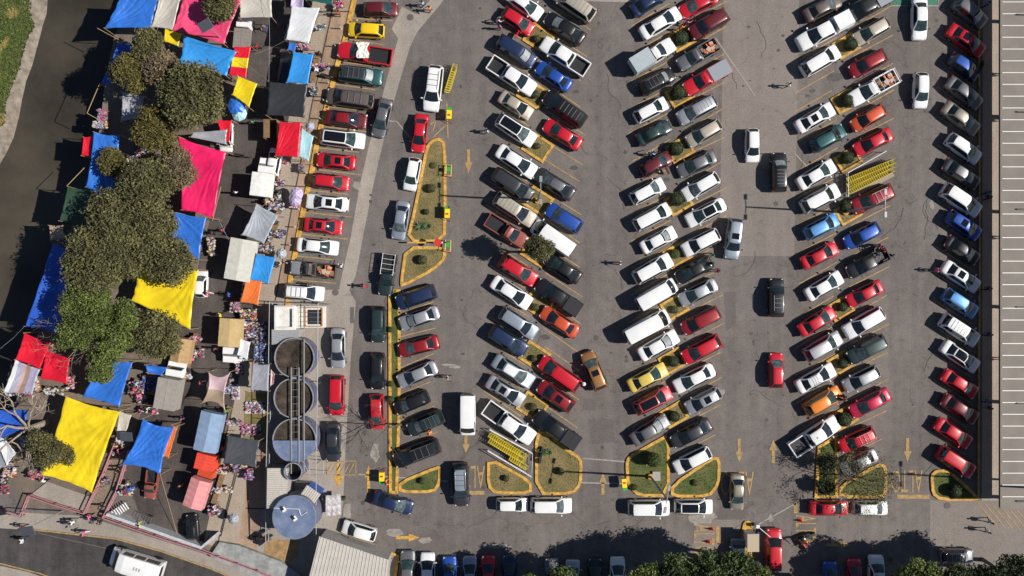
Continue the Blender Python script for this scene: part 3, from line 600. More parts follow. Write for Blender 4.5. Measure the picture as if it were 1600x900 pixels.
F3 = [(1363, 311, 205, 70, 'suv', 'dark red', 'rack'), (1347, 368, 207, 60, 'hatch', 'blue', ''), (1355, 411, 207, 70, 'pickup', 'black', ''), (1351, 459, 207, 60, 'sedan', 'red', ''), (1350, 504, 210, 68, 'suv', 'white', ''), (1354, 546, 207, 66, 'suv', 'dark green', ''), (1346, 592, 207, 60, 'hatch', 'silver', ''),
      (1359, 630, 208, 68, 'sedan', 'magenta red', ''), (1339, 687, 205, 60, 'suv', 'red', 'rack'), (1343, 722, 207, 60, 'sedan', 'silver', '')]
row(F3, 'on the right side of the third double row, below the cart trailer', 'cars in the third double row', shift=6)
G = [(1516, 19, -38, 60, 'hatch', 'gray', ''), (1510, 63, -35, 66, 'sedan', 'red', 'sun'), (1507, 104, -34, 54, 'hatch', 'navy blue', 'roofcol=blue'), (1507, 145, -37, 64, 'sedan', 'gray', ''), (1502, 185, -37, 66, 'sedan', 'champagne', ''), (1506, 232, -35, 60, 'hatch', 'white', ''), (1502, 272, -33, 64, 'sedan', 'dark gray', 'roofcol=gray'),
     (1502, 313, -34, 68, 'suv', 'white', ''), (1506, 352, -33, 60, 'hatch', 'blue', 'sun'), (1504, 391, -33, 60, 'sedan', 'black', ''), (1502, 432, -33, 66, 'sedan', 'white', 'sun'), (1501, 474, -33, 60, 'hatch', 'light blue', ''), (1500, 516, -33, 66, 'suv', 'white', 'ribs'), (1501, 557, -34, 66, 'sedan', 'white', 'x blackroof'),
     (1500, 600, -32, 62, 'sedan', 'red', ''), (1500, 639, -32, 64, 'sedan', 'maroon', ''), (1490, 677, -33, 64, 'sedan', 'red', ''), (1494, 722, -33, 64, 'suv', 'red', '')]
row(G, 'in the row shaded by the long canopy', 'cars in the row beside the long canopy', shift=14)
HH = [(637, 893, 90, 64, 'sedan', 'gray', ''), (668, 893, 90, 58, 'hatch', 'white', ''), (702, 898, 90, 56, 'hatch', 'blue', ''), (734, 899, 90, 58, 'sedan', 'silver blue', ''), (763, 899, 90, 60, 'sedan', 'red', ''), (796, 898, 90, 60, 'sedan', 'navy blue', ''), (862, 902, 90, 58, 'sedan', 'gray', ''), (895, 904, 90, 58, 'hatch', 'silver', ''),
      (930, 903, 90, 60, 'sedan', 'black', ''), (965, 901, 90, 60, 'hatch', 'white', ''), (1297, 906, 90, 56, 'hatch', 'blue', ''), (1335, 902, 90, 56, 'hatch', 'red', ''), (1369, 898, 90, 60, 'suv', 'white', '')]
names = ['gray sedan beside the yellow kerb at the bottom edge', 'white hatchback parked beside the gray sedan at the bottom edge', 'blue hatchback in tree shade right of two sunlit cars, bottom edge', 'silver blue sedan in tree shade next to a blue hatchback, bottom edge', 'red sedan in tree shade between two bluish sedans, bottom edge', 'navy blue sedan in tree shade right of the red sedan, bottom edge',
         'gray sedan deep in tree shade left of a silver hatchback, bottom edge', 'silver hatchback deep in tree shade, bottom edge', 'black sedan deep in tree shade left of a pale car, bottom edge', 'white hatchback under the trees left of the exit gate, bottom edge', 'blue hatchback right of the exit gate, at the bottom edge', 'red hatchback right of the exit gate, at the bottom edge', 'white tall car right of a red hatchback, bottom edge']
for c, n_ in zip(HH, names): put_car(c, n_, 'cars in the bottom row under the trees')
lines.build('bay_lines', M_YLINE, kind='structure')
SOLO = [((597, 184, -104, 61, 'sedan', 'gray', ''), 'gray sedan standing across the ends of the sidewalk bays'), ((677, 138, -97, 72, 'suv', 'white', 'rack'), 'white tall car with roof rack beside nested yellow carts'), ((656, 208, -97, 60, 'sedan', 'red', ''), 'red sedan waiting left of the tip of the long island'),
  ((644, 272, -101, 52, 'hatch', 'white', ''), 'white hatchback parked left of the long grassy island'), ((626, 344, -99, 61, 'sedan', 'silver blue', ''), 'silver blue sedan parked left of the long grassy island'), ((605, 429, -98, 66, 'shortcab', 'dark green', 'frame'), 'dark green pickup with ladder rack left of the long island'),
  ((591, 507, -90, 57, 'suv', 'dark green', ''), 'dark green tall car parked left of the narrow grass strip'), ((590, 580, -90, 58, 'hatch', 'black', ''), 'black hatchback parked left of the narrow grass strip'), ((589, 644, -88, 56, 'hatch', 'red', ''), 'red hatchback under bare branches left of the grass strip'),
  ((528, 544, -90, 63, 'sedan', 'silver', ''), 'silver sedan parked right of the upper round tank'), ((526, 618, -91, 63, 'wagon', 'red', ''), 'red station wagon parked right of the middle round tank'), ((520, 691, -91, 62, 'sedan', 'dark gray', ''), 'dark gray sedan parked right of the half covered tank'),
  ((614, 786, -17, 64, 'sedan', 'navy blue', ''), 'navy blue sedan crossing below the small triangular lawn'), ((561, 830, 164, 55, 'hatch', 'white', ''), 'white hatchback parked against the corner of the ribbed roof building'), ((720, 757, -88, 68, 'suv', 'dark gray', 'rack roofcol=silver_blue'), 'dark gray tall car with pale roof waiting at the stop bar'),
  ((731, 648, -90, 65, 'van', 'white', ''), 'white van driving down the lane toward the yellow arrow'), ((928, 579, 112, 63, 'suv', 'brown', 'sun'), 'bronze tall car pulling out beside a person in white hat'), ((1176, 227, -90, 53, 'hatch', 'white', ''), 'white hatchback driving down the pale concrete lane'),
  ((1217, 269, 90, 62, 'suv', 'black', 'ribs'), 'black tall car driving up the pale concrete lane'), ((1146, 373, -97, 64, 'suv', 'silver blue', 'sun'), 'bluish gray tall car stopped beside the middle double row'), ((1213, 465, 90, 61, 'suv', 'black', 'rack'), 'black tall car with roof rack on the dark lane below'),
  ((1213, 579, 90, 55, 'hatch', 'red', ''), 'red hatchback driving up the lane left of the third row'), ((1437, 29, -90, 66, 'sedan', 'white', ''), 'white sedan driving away from the green painted bay'), ((1439, 141, -91, 56, 'hatch', 'white', 'x'), 'white hatchback driving down the lane beside the shaded row'),
  ((1152, 769, -90, 57, 'sedan', 'champagne', ''), 'champagne sedan standing right of the rounded green island'), ((1209, 859, 90, 66, 'suv', 'red', ''), 'red tall car at the exit gate booth'), ((1153, 871, 90, 58, 'wagon', 'gray', 'ribs'), 'gray station wagon half hidden by trees at the gate'),
  ((800, 789, 0, 50, 'hatch', 'white', ''), 'short white hatchback below the cart bay island'), ((861, 790, 0, 65, 'suv', 'white', ''), 'white tall car parked right of a short white hatchback'), ((1014, 794, 0, 65, 'suv', 'white', ''), 'white tall car parked below the rounded green island with lamp'), ((1084, 792, 0, 60, 'hatch', 'white', 'blackroof'), 'white hatchback with black roof parked below the rounded green island'),
  ((1296, 794, 0, 61, 'sedan', 'red', ''), 'red sedan under bare twigs below the shrubby island'), ((1361, 794, 0, 54, 'hatch', 'white', ''), 'white hatchback with twig shadows below the shrubby island'), ((1495, 869, 0, 52, 'suv', 'gray', 'rack'), 'gray tall car parked in deep tree shade near the canopy end'),
  ((236, 757, -97, 46, 'shortcab', 'faded red', ''), 'old red pickup with its rear under the blue tarp'), ((300, 824, 95, 40, 'hatch', 'black', ''), 'small black car with load by the market corner wall')]
for c, lb in SOLO:
    assert lb not in SEEN; SEEN.add(lb); put_car(c, lb, 'cars standing in the lanes')
# truck load cover on the red pickup
def truck(name, x, y, ang, L_, Wd, H, boxm, cabm, label, ridge=.15, cab=1.7, cat='truck', canvas=True):
    t = thing(name, label, cat, W(x, y, H, 0), R(ang)); h = L_/2
    b = MB(); 
    if canvas:
        n = 10; vs = []
        for i in range(n+1):
            xx = -h+L_*i/n; dip = -.03*math.cos(i*math.pi)*1
            vs += [(xx, -Wd/2, H-.35-1.0), (xx, -Wd/2, H-ridge+dip), (xx, 0, H+dip*.5), (xx, Wd/2, H-ridge+dip), (xx, Wd/2, H-.35-1.0)]
        b.add(vs, [(5*i+k, 5*i+5+k, 5*i+6+k, 5*i+1+k) for i in range(n) for k in range(4)]+[(4, 3, 2, 1, 0), tuple(5*n+k for k in range(5))])
    else: b.box((0, 0, H/2+.45), (L_, Wd, H-.9)); [b.box((-h+L_*k/6, 0, H+.015), (.05, Wd, .03)) for k in range(1, 6)]; b.box((0, 0, H+.012), (L_, .06, .03))
    b.build('cargo_cover', boxm, t); MB().box((0, 0, .8), (L_, Wd*.96, .3)).build('chassis', M_TRIM, t)
    if cab:
        cbm = MB(); x0 = h+.12
        prof = [(x0, .5), (x0+cab, .5), (x0+cab, 1.05), (x0+cab*.62, 1.15), (x0+cab*.42, 1.78), (x0+.08, 1.80), (x0, 1.7)]
        vs = [(p, -Wd*.44*(1 if q < 1.3 else .86), q) for p, q in prof]+[(p, Wd*.44*(1 if q < 1.3 else .86), q) for p, q in prof]; n = len(prof)
        cbm.add(vs, [tuple(range(n)), tuple(range(n, 2*n))[::-1]]+[((i+1) % n, i, n+i, n+(i+1) % n) for i in range(n)])
        c = cbm.build('cab', cabm, t); k = .40*Wd
        MB().add([(x0+cab*.60, -k, 1.19), (x0+cab*.60, k, 1.19), (x0+cab*.44, k*.86, 1.75), (x0+cab*.44, -k*.86, 1.75)], [(0, 1, 2, 3)]).build('windshield', M_GLASS, c)
        for o_ in c.children: o_.location.x += .02
    for s_ in (-1, 1):
        for xw in (-h+.7, h+cab*.6 if cab else h-.7): MB().tube([(xw, s_*(Wd/2-.26), .42), (xw, s_*(Wd/2-.03), .42)], .42, None, 14).build('wheel', M_TYRE, t)
    return t
cv = lambda n, c: mat(n, c, .75, var=.1, vscale=2, bump=.2, bscale=4)
truck('covered_truck', 358, 520, -94, 3.0, 2.3, 2.8, cv('tan_canvas', (.50, .36, .17)), PAINT['white'], 'white truck with tan canvas cover beside clothes stalls')
truck('covered_truck', 259, 616, 80, 3.3, 2.2, 2.9, cv('gray_cargo_box', (.30, .27, .24)), PAINT['white'], 'white cab truck with gray seamed cargo box', canvas=False)
truck('covered_truck', 374, 406, 80, 4.4, 2.7, 3.1, cv('off_white_canvas', (.56, .54, .48)), PAINT['gray'], 'large truck body with off white canvas on market street', cab=0)
truck('covered_truck', 407, 288, 83, 2.5, 2.1, 2.9, cv('white_canvas', (.74, .73, .68)), PAINT['white'], 'boxy white canvas covered truck beside the bright red tarp', ridge=.05)
truck('covered_truck', 324, 676, 78, 4.2, 2.4, 2.9, cv('blue_gray_canvas', (.22, .31, .45)), PAINT['gray'], 'truck with faded blue gray canvas cover', cab=0, ridge=.25)
truck('covered_truck', 305, 773, 72, 3.1, 2.1, 2.9, cv('pink_canvas', (.62, .25, .25)), PAINT['orange red'], 'orange red truck with pink canvas cover', ridge=.3)
truck('covered_truck', 319, 723, 76, 1.7, 2.0, 2.3, cv('red_orange_canvas', (.68, .06, .03)), PAINT['orange red'], 'short bright red orange covered trailer touching the red cab', ridge=.06, cab=0)
truck('covered_truck', 281, 548, 80, 2.6, 2.0, 2.4, cv('tan_wood_cover', (.40, .26, .12)), PAINT['white'], 'tan covered truck body half hidden by the tree edge', cab=0, ridge=.3)
truck('covered_truck', 377, 60, 85, 2.2, 1.7, 1.7, cv('gray_open_bed', (.22, .2, .18)), PAINT['white'], 'small truck with open gray bed above the striped tarp', cab=1.3, canvas=False)
for c, lb in [((353, 214, -92, 46, 'hatch', 'white', ''), 'white hatchback nose beside the magenta tarp corner'), ((428, 253, 80, 44, 'hatch', 'white', ''), 'white car front showing below the bright red tarp'), ((314, 444, 88, 42, 'hatch', 'white', ''), 'white car edge beside the middle yellow tarp'), ((447, 110, 82, 60, 'wagon', 'black', ''), 'black wagon in shade left of the upper sidewalk blue tarp')]: put_car(c, lb, 'vehicles parked in the market')
# white minibus on the street
t = thing('minibus', 'long white minibus on the street at the lower left', 'minibus', W(211, 883, 1.4, 0), R(163))
L_, Wd, H = 5.9, 2.15, 2.35
b = MB(); secs = [(-2.95, .90, .45, 2.1), (-2.85, .98, .4, 2.28), (-1.5, 1, .4, H), (1.0, 1, .4, H), (1.7, .98, .4, 2.22), (2.35, .96, .4, 1.35), (2.85, .92, .4, 1.05), (2.95, .84, .5, .85)]
vs = []
for x, f, z0, z1 in secs:
    w = Wd/2*f; vs += [(x, -w*.95, z0), (x, -w, lerp(z0, z1, .4)), (x, -w*.9, z1-.12), (x, -w*.62, z1-.02), (x, 0, z1+.03), (x, w*.62, z1-.02), (x, w*.9, z1-.12), (x, w, lerp(z0, z1, .4)), (x, w*.95, z0)]
b.add(vs, [(9*i+k, 9*i+1+k, 9*i+10+k, 9*i+9+k) for i in range(len(secs)-1) for k in range(8)]+[tuple(range(9))[::-1], tuple(range(9*7, 9*8))])
bo = b.build('body', PAINT['white'], t, smooth=False)
MB().add([(1.74, -.88, 2.18), (1.74, .88, 2.18), (2.32, .98, 1.39), (2.32, -.98, 1.39)], [(0, 3, 2, 1)]).build('windshield', M_GLASS, t).location = (.03, 0, .03)
MB().box((-2.93, 0, 1.65), (.08, 1.6, .7)).build('rear_window', M_GLASS, t)
for s_ in (-1, 1):
    for a, bb in ((.3, 1.4), (-1.0, .15), (-2.6, -1.15)): MB().add([(a, s_*1.07, 1.25), (bb, s_*1.07, 1.25), (bb, s_*1.0, 2.02), (a, s_*1.0, 2.02)], [(0, 1, 2, 3)]).build('side_window', M_GLASS, t)
    for xw in (-2, 2): MB().tube([(xw, s_*.85, .36), (xw, s_*1.07, .36)], .36, None, 14).build('wheel', M_TYRE, t)
    MB().box((1.9, s_*1.2, 1.35), (.15, .2, .25)).build('mirror', M_TRIM, t)
q = MB()
for k, x in enumerate((-.9, -.6, -.3)): q.box((x, 0, H+.035), (.18, .34, .01)); 
q.build('roof_marking', mat('faded_gray_marks', (.35, .35, .36), .8), t)
# white canvas thrown over the red pickup's cab
q = MB(); rr = random.Random(9); vs = []
for i in range(9):
    for k in range(9):
        u, v = i/8-.5, k/8-.5; vs.append((u*1.2*(1+.2*math.sin(k)), v*1.7, 1.78-abs(v)*.35+rr.uniform(-.05, .08)))
q.add(vs, [(i*9+k, i*9+9+k, i*9+10+k, i*9+1+k) for i in range(8) for k in range(8)])
q.build('canvas_sheet', mat('white_cloth', (.75, .72, .66), .8), loc=None, label='crumpled white canvas lying over the red pickup cab', cat='canvas sheet').location = W(568, 80, 1.2, .0)
# ---------------------------------------------------------------- shopping carts
M_CY = mat('cart_yellow', (.56, .47, .08), .5); M_CYG = mat('cart_yellow_bright', (.85, .62, .01), .5); M_CG = mat('cart_green', (.03, .35, .04), .5); M_CR = mat('cart_red', (.55, .03, .02), .5)
def cart_meshes():
    b = MB(); L_, w = .85, .52
    for k in range(6):
        x = -L_/2+L_*k/5; b.tube([(x, -w/2, 1.0), (x, -w/2*.8, .55), (x, w/2*.8, .55), (x, w/2, 1.0)], .018, None, 4)
    for z, f in ((1.0, 1), (.78, .9), (.56, .8)):
        b.tube([(-L_/2, -w/2*f, z), (L_/2, -w/2*f*.85, z), (L_/2, w/2*f*.85, z), (-L_/2, w/2*f, z), (-L_/2, -w/2*f, z)], .02, None, 4)
    for k in range(4): y = -w*.3+w*.2*k; b.tube([(-L_/2, y, .56), (L_/2, y, .56)], .014, None, 4)
    hd = MB().tube([(-L_/2-.1, -w/2, 1.05), (-L_/2-.1, w/2, 1.05)], .03, None, 6)
    fr = MB()
    for s_ in (-1, 1): fr.tube([(-L_/2-.1, s_*w/2, 1.04), (-L_/2+.1, s_*w/2, .2), (L_/2, s_*w/2*.8, .2)], .018, None, 4)
    wh = MB()
    for s_ in (-1, 1):
        for x in (-L_/2+.1, L_/2-.02): wh.tube([(x, s_*w/2-.02, .08), (x, s_*w/2+.02, .08)], .08, None, 8)
    return [('basket', b.mesh('cb', [M_CY])), ('handle', hd.mesh('ch', [M_CYG])), ('frame', fr.mesh('cf', [M_CY])), ('wheel_set', wh.mesh('cw', [M_TYRE]))]
CM = cart_meshes()
def cart(x, y, ang, label, group, z=0, nested=True):
    t = thing('shopping_cart', label, 'shopping cart', W(x, y, z+.8, z), R(ang), group)
    for nm, me in CM: link(nm, me, t)
    return t
# D-bay: three nested lines, direction about -32deg (down right)
u = Vector((math.cos(R(-31)), math.sin(R(-31)))); 
def cline(x0, y0, n, ang, step, label, group, z=0):
    a = R(ang)
    for k in range(n): cart(x0+math.cos(a)*step*k*S, y0-math.sin(a)*step*k*S, ang, label, group, z)
G1 = 'yellow carts nested in the lower cart bay'; LB = 'yellow shopping cart nested in the {} line of the lower cart bay'
cline(771, 683, 16, -31, .255, LB.format('upper'), G1); cline(771, 692, 15, -31, .255, LB.format('middle'), G1); cline(803, 719, 6, -31, .255, LB.format('short lower'), G1)
G2 = 'yellow carts nested in the upper cart bay'; LB2 = 'yellow shopping cart nested in the {} line of the upper cart bay'
cline(1330, 279, 20, 22, .25, LB2.format('top'), G2); cline(1330, 288, 20, 24, .25, LB2.format('middle'), G2); cline(1332, 297, 20, 27, .245, LB2.format('bottom'), G2)
cline(700, 138, 10, 73, .26, 'yellow shopping cart nested in the short line beside a white car', 'yellow carts nested beside the white tall car')
def rail(name, segs, label, m=PAINT['white'], z=1.0):
    t = thing(name, label, 'rail')
    for s_ in segs:
        p = [W(a, b, z) for a, b in s_]; MB().tube(p, .045, None, 6).tube([q-Vector((0, 0, .5)) for q in p], .035, None, 6).build('rail', m, t)
        for a, b in zip(p, p[1:]):
            n = max(1, int((b-a).length/2))
            for k in range(n+1): c = a.lerp(b, k/n); MB().tube([c, (c.x, c.y, 0)], .04, None, 6).build('post', m, t)
    return t
rail('cart_bay_rail', [[(765, 672), (832, 709), (831, 746), (762, 705)]], 'white rail enclosing the lower cart bay')
rail('cart_bay_rail', [[(1385, 236), (1325, 270), (1326, 307)]], 'white rail at the head of the upper cart bay')
MB().strip(P((1326, 309), (1395, 272)), .5, .005, .12).build('kerb', M_BEIGE, kind='structure')
# single trolleys with sign trays
def trolley(x, y, ang, label, full=True):
    t = thing('cart_stand', label, 'cart stand', W(x, y, .8, 0), R(ang), 'yellow and green cart stands')
    if full: MB().box((0, 0, .95), (.95, .52, .55)).build('tray', M_CYG, t); MB().box((.62, 0, 1.0), (.28, .5, .5)).build('front_box', M_CG, t); MB().box((-.05, 0, 1.24), (.2, .3, .03)).build('seat', M_CR, t)
    else:
        b = MB()
        for z in (.5, .95): b.tube([(-.6, -.27, z), (.6, -.27, z), (.6, .27, z), (-.6, .27, z), (-.6, -.27, z)], .035, None, 5)
        b.build('tray_frame', M_CY, t); MB().box((.1, 0, .9), (.4, .5, .06)).build('tray', M_CG, t)
    b = MB()
    for s_ in (-1, 1): b.tube([(-.75, s_*.32, .05), (-.45, s_*.25, .7), (-.45, s_*.25, 1.1)], .03, None, 5); b.tube([(.55, s_*.25, .05), (.5, s_*.25, .7)], .03, None, 5)
    b.build('leg_frame', M_CR, t)
for a in [(702, 180, 88, 'yellow and green cart stand near the tip of the long island'), (699, 334, 88, 'yellow and green cart stand midway on the long island kerb'), (975, 754, -84, 'yellow and green cart stand on the rounded green island kerb'), (597, 744, -90, 'yellow green cart stand beside the person in orange vest')]: trolley(*a)
trolley(701, 266, 88, 'empty cart frame at the upper long island kerb', False); trolley(700, 384, 88, 'empty cart frame beside the round stop sign', False)
# ---------------------------------------------------------------- vegetation
LEAF = {'olive': mat('leaf_olive', (.128, .122, .048), .7, island=.45, transl=.2, var=.38, vscale=.55, detail=3), 'green': mat('leaf_green', (.13, .165, .04), .7, island=.45, transl=.25, var=.38, vscale=.55, detail=3), 'yellowish': mat('leaf_yellowish', (.155, .133, .038), .7, island=.45, transl=.25, var=.38, vscale=.55, detail=3),
        'brownish': mat('leaf_brownish', (.17, .13, .075), .75, island=.4, transl=.15, var=.38, vscale=.55, detail=3), 'dark': mat('leaf_dark', (.04, .055, .018), .7, island=.4, transl=.1, var=.38, vscale=.55, detail=3), 'bright': mat('leaf_bright', (.07, .098, .028), .7, island=.4, transl=.2, var=.38, vscale=.55, detail=3)}
def leafquad(mb, p, s, rr, up=.5):
    n = Vector((rr.gauss(0, 1), rr.gauss(0, 1), rr.gauss(0, 1)+up)).normalized(); a = n.orthogonal().normalized(); b = n.cross(a); t = rr.random()*6.28
    a, b = a*math.cos(t)+b*math.sin(t), b*math.cos(t)-a*math.sin(t)
    mb.add([p-a*s, p-b*s*.55, p+a*s, p+b*s*.55], [(0, 1, 2, 3)])
def crown_mesh(name, seed, r, hgt, nblob, nleaf, ls, key, spread=.62, blobr=(.28, .45)):
    rr = random.Random(seed); mb = MB(); bl = []
    for i in range(nblob):
        a = rr.random()*6.28; d = spread*math.sqrt(rr.random()); h = (rr.random()-.4)*hgt*.7*(1-d*d)
        bl.append((Vector((math.cos(a)*d*r, math.sin(a)*d*r, h+hgt*.25*(1-d*d))), r*rr.uniform(*blobr)))
    for i in range(nleaf):
        c, br = bl[rr.randrange(nblob)]
        v = Vector((rr.gauss(0, 1), rr.gauss(0, 1), rr.gauss(0, .8)+.35)).normalized()
        k = rr.random()**.35; lump = 1+.5*noise.noise(v*2.2+c*.7)
        leafquad(mb, c+Vector((v.x, v.y, v.z*.75))*br*k*lump, ls*rr.uniform(.6, 1.3), rr)
    return mb.mesh(name, [LEAF[key]])
def limbs(name, seed, h, r, tr, mt=M_BARK, base=0):
    rr = random.Random(seed); mb = MB(); top = Vector((rr.uniform(-.3, .3), rr.uniform(-.3, .3), h*.55))
    mb.tube([(0, 0, base), (0, 0, h*.25), top], tr, tr*.6, 8)
    for i in range(6):
        a = i*1.05+rr.random()*.6; d = r*rr.uniform(.4, .8); e = Vector((math.cos(a)*d, math.sin(a)*d, h*rr.uniform(.75, .95)))
        mb.tube([top-Vector((0, 0, .3)), top.lerp(e, .5)+Vector((0, 0, .4)), e], tr*.45, tr*.12, 5)
    return mb.mesh(name, [mt])
def tree(px, py, rpx, h, key, seed, label, n=9000, y_low=False, ls=.17, name='tree', nb=26, crown_h=None, **kw):
    zc = h*(.78 if y_low else .70); k = (1-zc/HC); p = W(px, py, zc, 0); r = rpx/S*k*1.04; n = int(n*2.0); ls *= .72
    t = thing(name, label, 'tree', p, 0, None)
    ch = crown_h or r*(.9 if y_low else .62)
    link('crown', crown_mesh('crown', seed, r, ch, nb, n, ls, key, **kw), t, (0, 0, zc-.1*ch))
    link('trunk', limbs('trunk', seed+1, zc*1.1, r, .09+r*.05), t)
    return t
TR = [(345, 6, 30, 6.5, 'olive', 'round olive tree at the top edge over pink tarp'), (232, 72, 30, 7, 'olive', 'small olive tree crown nearest the big top left blue tarp'), (203, 116, 36, 7, 'yellowish', 'yellowish olive tree crown overhanging the river bank, upper left'),
      (252, 112, 34, 7.3, 'brownish', 'brownish tree crown between yellowish crown and large round crown'), (303, 150, 58, 8.5, 'olive', 'largest round olive tree crown in the upper market'), (246, 205, 42, 7, 'yellowish', 'thin yellow tinged tree above the magenta tarp'),
      (178, 253, 25, 5.5, 'yellowish', 'small yellowish tree standing over the blue riverside tarp'), (278, 265, 34, 7, 'brownish', 'brownish tree crown touching the magenta tarp'), (232, 290, 48, 7.8, 'olive', 'dense olive crown left of the magenta tarp'),
      (178, 345, 50, 7.8, 'olive', 'olive tree crown right of the green tarp'), (238, 352, 42, 7.6, 'olive', 'olive tree crown beside the upper solar panel over blue tarp'), (267, 407, 42, 7.4, 'olive', 'olive tree crown over the middle yellow tarp'),
      (150, 410, 56, 8, 'olive', 'wide olive tree crown above the bright green tree'), (208, 398, 38, 7.8, 'olive', 'olive tree crown in the middle of the tree belt'), (247, 525, 42, 7, 'olive', 'olive green tree right of the bright green tree')]
for i, (x, y, r, h, k, lb) in enumerate(TR): tree(x, y, r, h, k, 100+i*7, lb, n=int(2600+r*r*3.4), ls=.19 if k != 'yellowish' else .16, nb=int(10+r*.55))
tree(258, 184, 30, 7, 'yellowish', 290, 'thin golden green crown just below the largest round crown', n=4200, ls=.16, nb=20)
t = tree(152, 512, 72, 8.5, 'green', 300, 'bright green feathery tree with bare twigs over blue tarps', n=21000, ls=.17, nb=46, blobr=(.16, .30), spread=.75)
tree(160, 575, 30, 6, 'green', 311, 'small bright green crown over the top of the light blue tarp', n=3500, ls=.16, nb=12)
def branches(name, seed, base, h, spread, depth=4, r=.12, mt=M_PALEBARK, nleaf=0, key='olive', label=None, loc=None, lean=(0, 0), n0=5, ls=.14, z0=0):
    rr = random.Random(seed); mb = MB(); tips = []
    def grow(p, d, l, r_, dep):
        q = p+d*l; m = p.lerp(q, .5)+Vector((rr.uniform(-.1, .1), rr.uniform(-.1, .1), rr.uniform(-.05, .1)))*l
        mb.tube([p, m, q], r_, r_*.6, 5 if dep > 1 else 3, caps=False); tips.append(q)
        if dep == 0: return
        for _ in range(3 if dep > 1 else 4):
            nd = (d+Vector((rr.gauss(0, .55), rr.gauss(0, .55), rr.gauss(0, .3)))).normalized(); grow(q, nd, l*rr.uniform(.55, .8), r_*.55, dep-1)
    b = Vector((0, 0, z0)); top = Vector((lean[0]*.4, lean[1]*.4, h*.4))
    mb.tube([b, top], r*1.3, r, 7)
    for i in range(n0):
        a = i*6.28/n0+rr.random(); grow(top, Vector((math.cos(a)*spread+lean[0]*.2, math.sin(a)*spread+lean[1]*.2, .8)).normalized(), h*.30, r*.6, depth-1)
    t = thing(name, label, 'tree', loc)
    mb.build('trunk', mt, t)
    if nleaf:
        lf = MB()
        for _ in range(nleaf): leafquad(lf, rr.choice(tips)+Vector((rr.gauss(0, .25), rr.gauss(0, .25), rr.gauss(0, .2))), ls*rr.uniform(.6, 1.2), rr)
        lf.build('foliage', LEAF[key], t)
    return t
branches('bare_tree', 41, None, 5.6, .9, 5, .10, label='leafless tree over the bays beside the narrow grass strip', loc=W(628, 664, .5, 0), lean=(-3, 0), mt=M_BARK)
branches('bare_tree', 44, None, 5.0, .9, 5, .10, label='sparse twiggy tree shading the third row island', loc=W(1330, 748, 2, 0), nleaf=1500, key='olive', n0=9, mt=M_BARK, ls=.10)
branches('bare_tree', 45, None, 4.0, .9, 5, .07, label='low sparse twiggy tree at the right of the third row island', loc=W(1358, 752, 2, 0), nleaf=1000, key='olive', n0=9, mt=M_BARK, ls=.10)
tree(1292, 722, 20, 2.4, 'dark', 401, 'dark leafy shrub tree on the left of the third row island', n=1100, ls=.16)
tree(1290, 760, 15, 2.0, 'dark', 402, 'dark low shrub on the left of the third row island', n=1600, ls=.16)
branches('leaning_tree', 46, None, 7, 1.1, 4, .26, label='big leaning tree with thick pale limbs beside the yellow tarp', loc=W(66, 662, 1, 0), nleaf=0, n0=5, lean=(-1, -.5))
tree(72, 700, 32, 5.5, 'olive', 403, 'olive foliage crown below the thick pale limbs', n=4200, ls=.15, nb=16)
tree(100, 712, 22, 5, 'yellowish', 404, 'thin yellowish foliage over the large lower yellow tarp', n=1300, ls=.14, nb=10)
branches('bare_twigs_tree', 47, None, 7.6, .9, 4, .10, label='dead pale twigs rising from the bright green tree', loc=W(135, 520, 4, 0), n0=6)
tree(840, 392, 29, 6.8, 'olive', 405, 'olive conical tree between two cars in the first double row', n=5200, ls=.14, nb=24, crown_h=4.0, spread=.5)
# bottom trees: taller, just outside or at the bottom edge
BT = [(1062, 905, 46, 'bright'), (1010, 915, 40, 'green'), (1108, 898, 42, 'bright'), (1150, 893, 40, 'bright'), (1180, 915, 36, 'green'), (880, 918, 34, 'bright'), (830, 925, 28, 'green'), (1435, 905, 38, 'green'), (1400, 925, 26, 'dark'), (1588, 905, 44, 'dark'), (1540, 915, 44, 'dark'), (1490, 912, 36, 'dark'), (940, 940, 38, 'green'), (770, 945, 36, 'green'), (1270, 935, 40, 'dark'), (1335, 955, 44, 'green')]
ORDX = ['at the left of', 'near the left of', 'above']
for i, (x, y, r, k) in enumerate(BT):
    near = {1062: 'tallest bright one left of the exit gate', 1010: 'far left of the gate, beside the white hatchback', 1108: 'second left of the exit gate', 1150: 'over the gray wagon at the gate', 1180: 'directly below the gate booth', 880: 'small bright one over gray shaded cars', 830: 'leftmost small one showing at the edge', 1435: 'greenest one right of the white tall car', 1400: 'small one above the bottom right cars', 1588: 'in the bottom right corner', 1540: 'dark one next to the bottom right corner', 1490: 'dark one below the shaded gray car', 940: 'low one below the shaded black car', 770: 'low one below the shaded red sedan', 1270: 'dark one right of the red gate car', 1335: 'low one below the red hatchback'}[x]
    tree(x, y, r, 8.2 if y < 930 else 9.2, k, 500+i*5, 'leafy tree at the bottom edge, '+near, n=int(2500+r*r*2.6), ls=.2, nb=int(10+r*.5), y_low=True)
def bush_mesh(seed, key, n=1500):
    rr = random.Random(seed); mb = MB()
    for _ in range(n):
        v = Vector((rr.gauss(0, 1), rr.gauss(0, 1), rr.gauss(0, 1))).normalized(); k = 1-.12*rr.random()**2
        leafquad(mb, Vector((v.x, v.y, .95+v.z*.95))*k, .085*rr.uniform(.7, 1.3), rr, up=.2)
    core = MB().tube([(0, 0, .12), (0, 0, .4), (0, 0, .95), (0, 0, 1.5), (0, 0, 1.75)], .5, .5, 12)
    for i, f in enumerate((.5, .8, .88, .65, .3)):
        for k in range(12): x, y, z = core.v[i*12+k]; core.v[i*12+k] = (x*f/.5, y*f/.5, z)
    return mb.mesh('leaves', [LEAF[key]]), core.mesh('twigs', [LEAF['dark']])
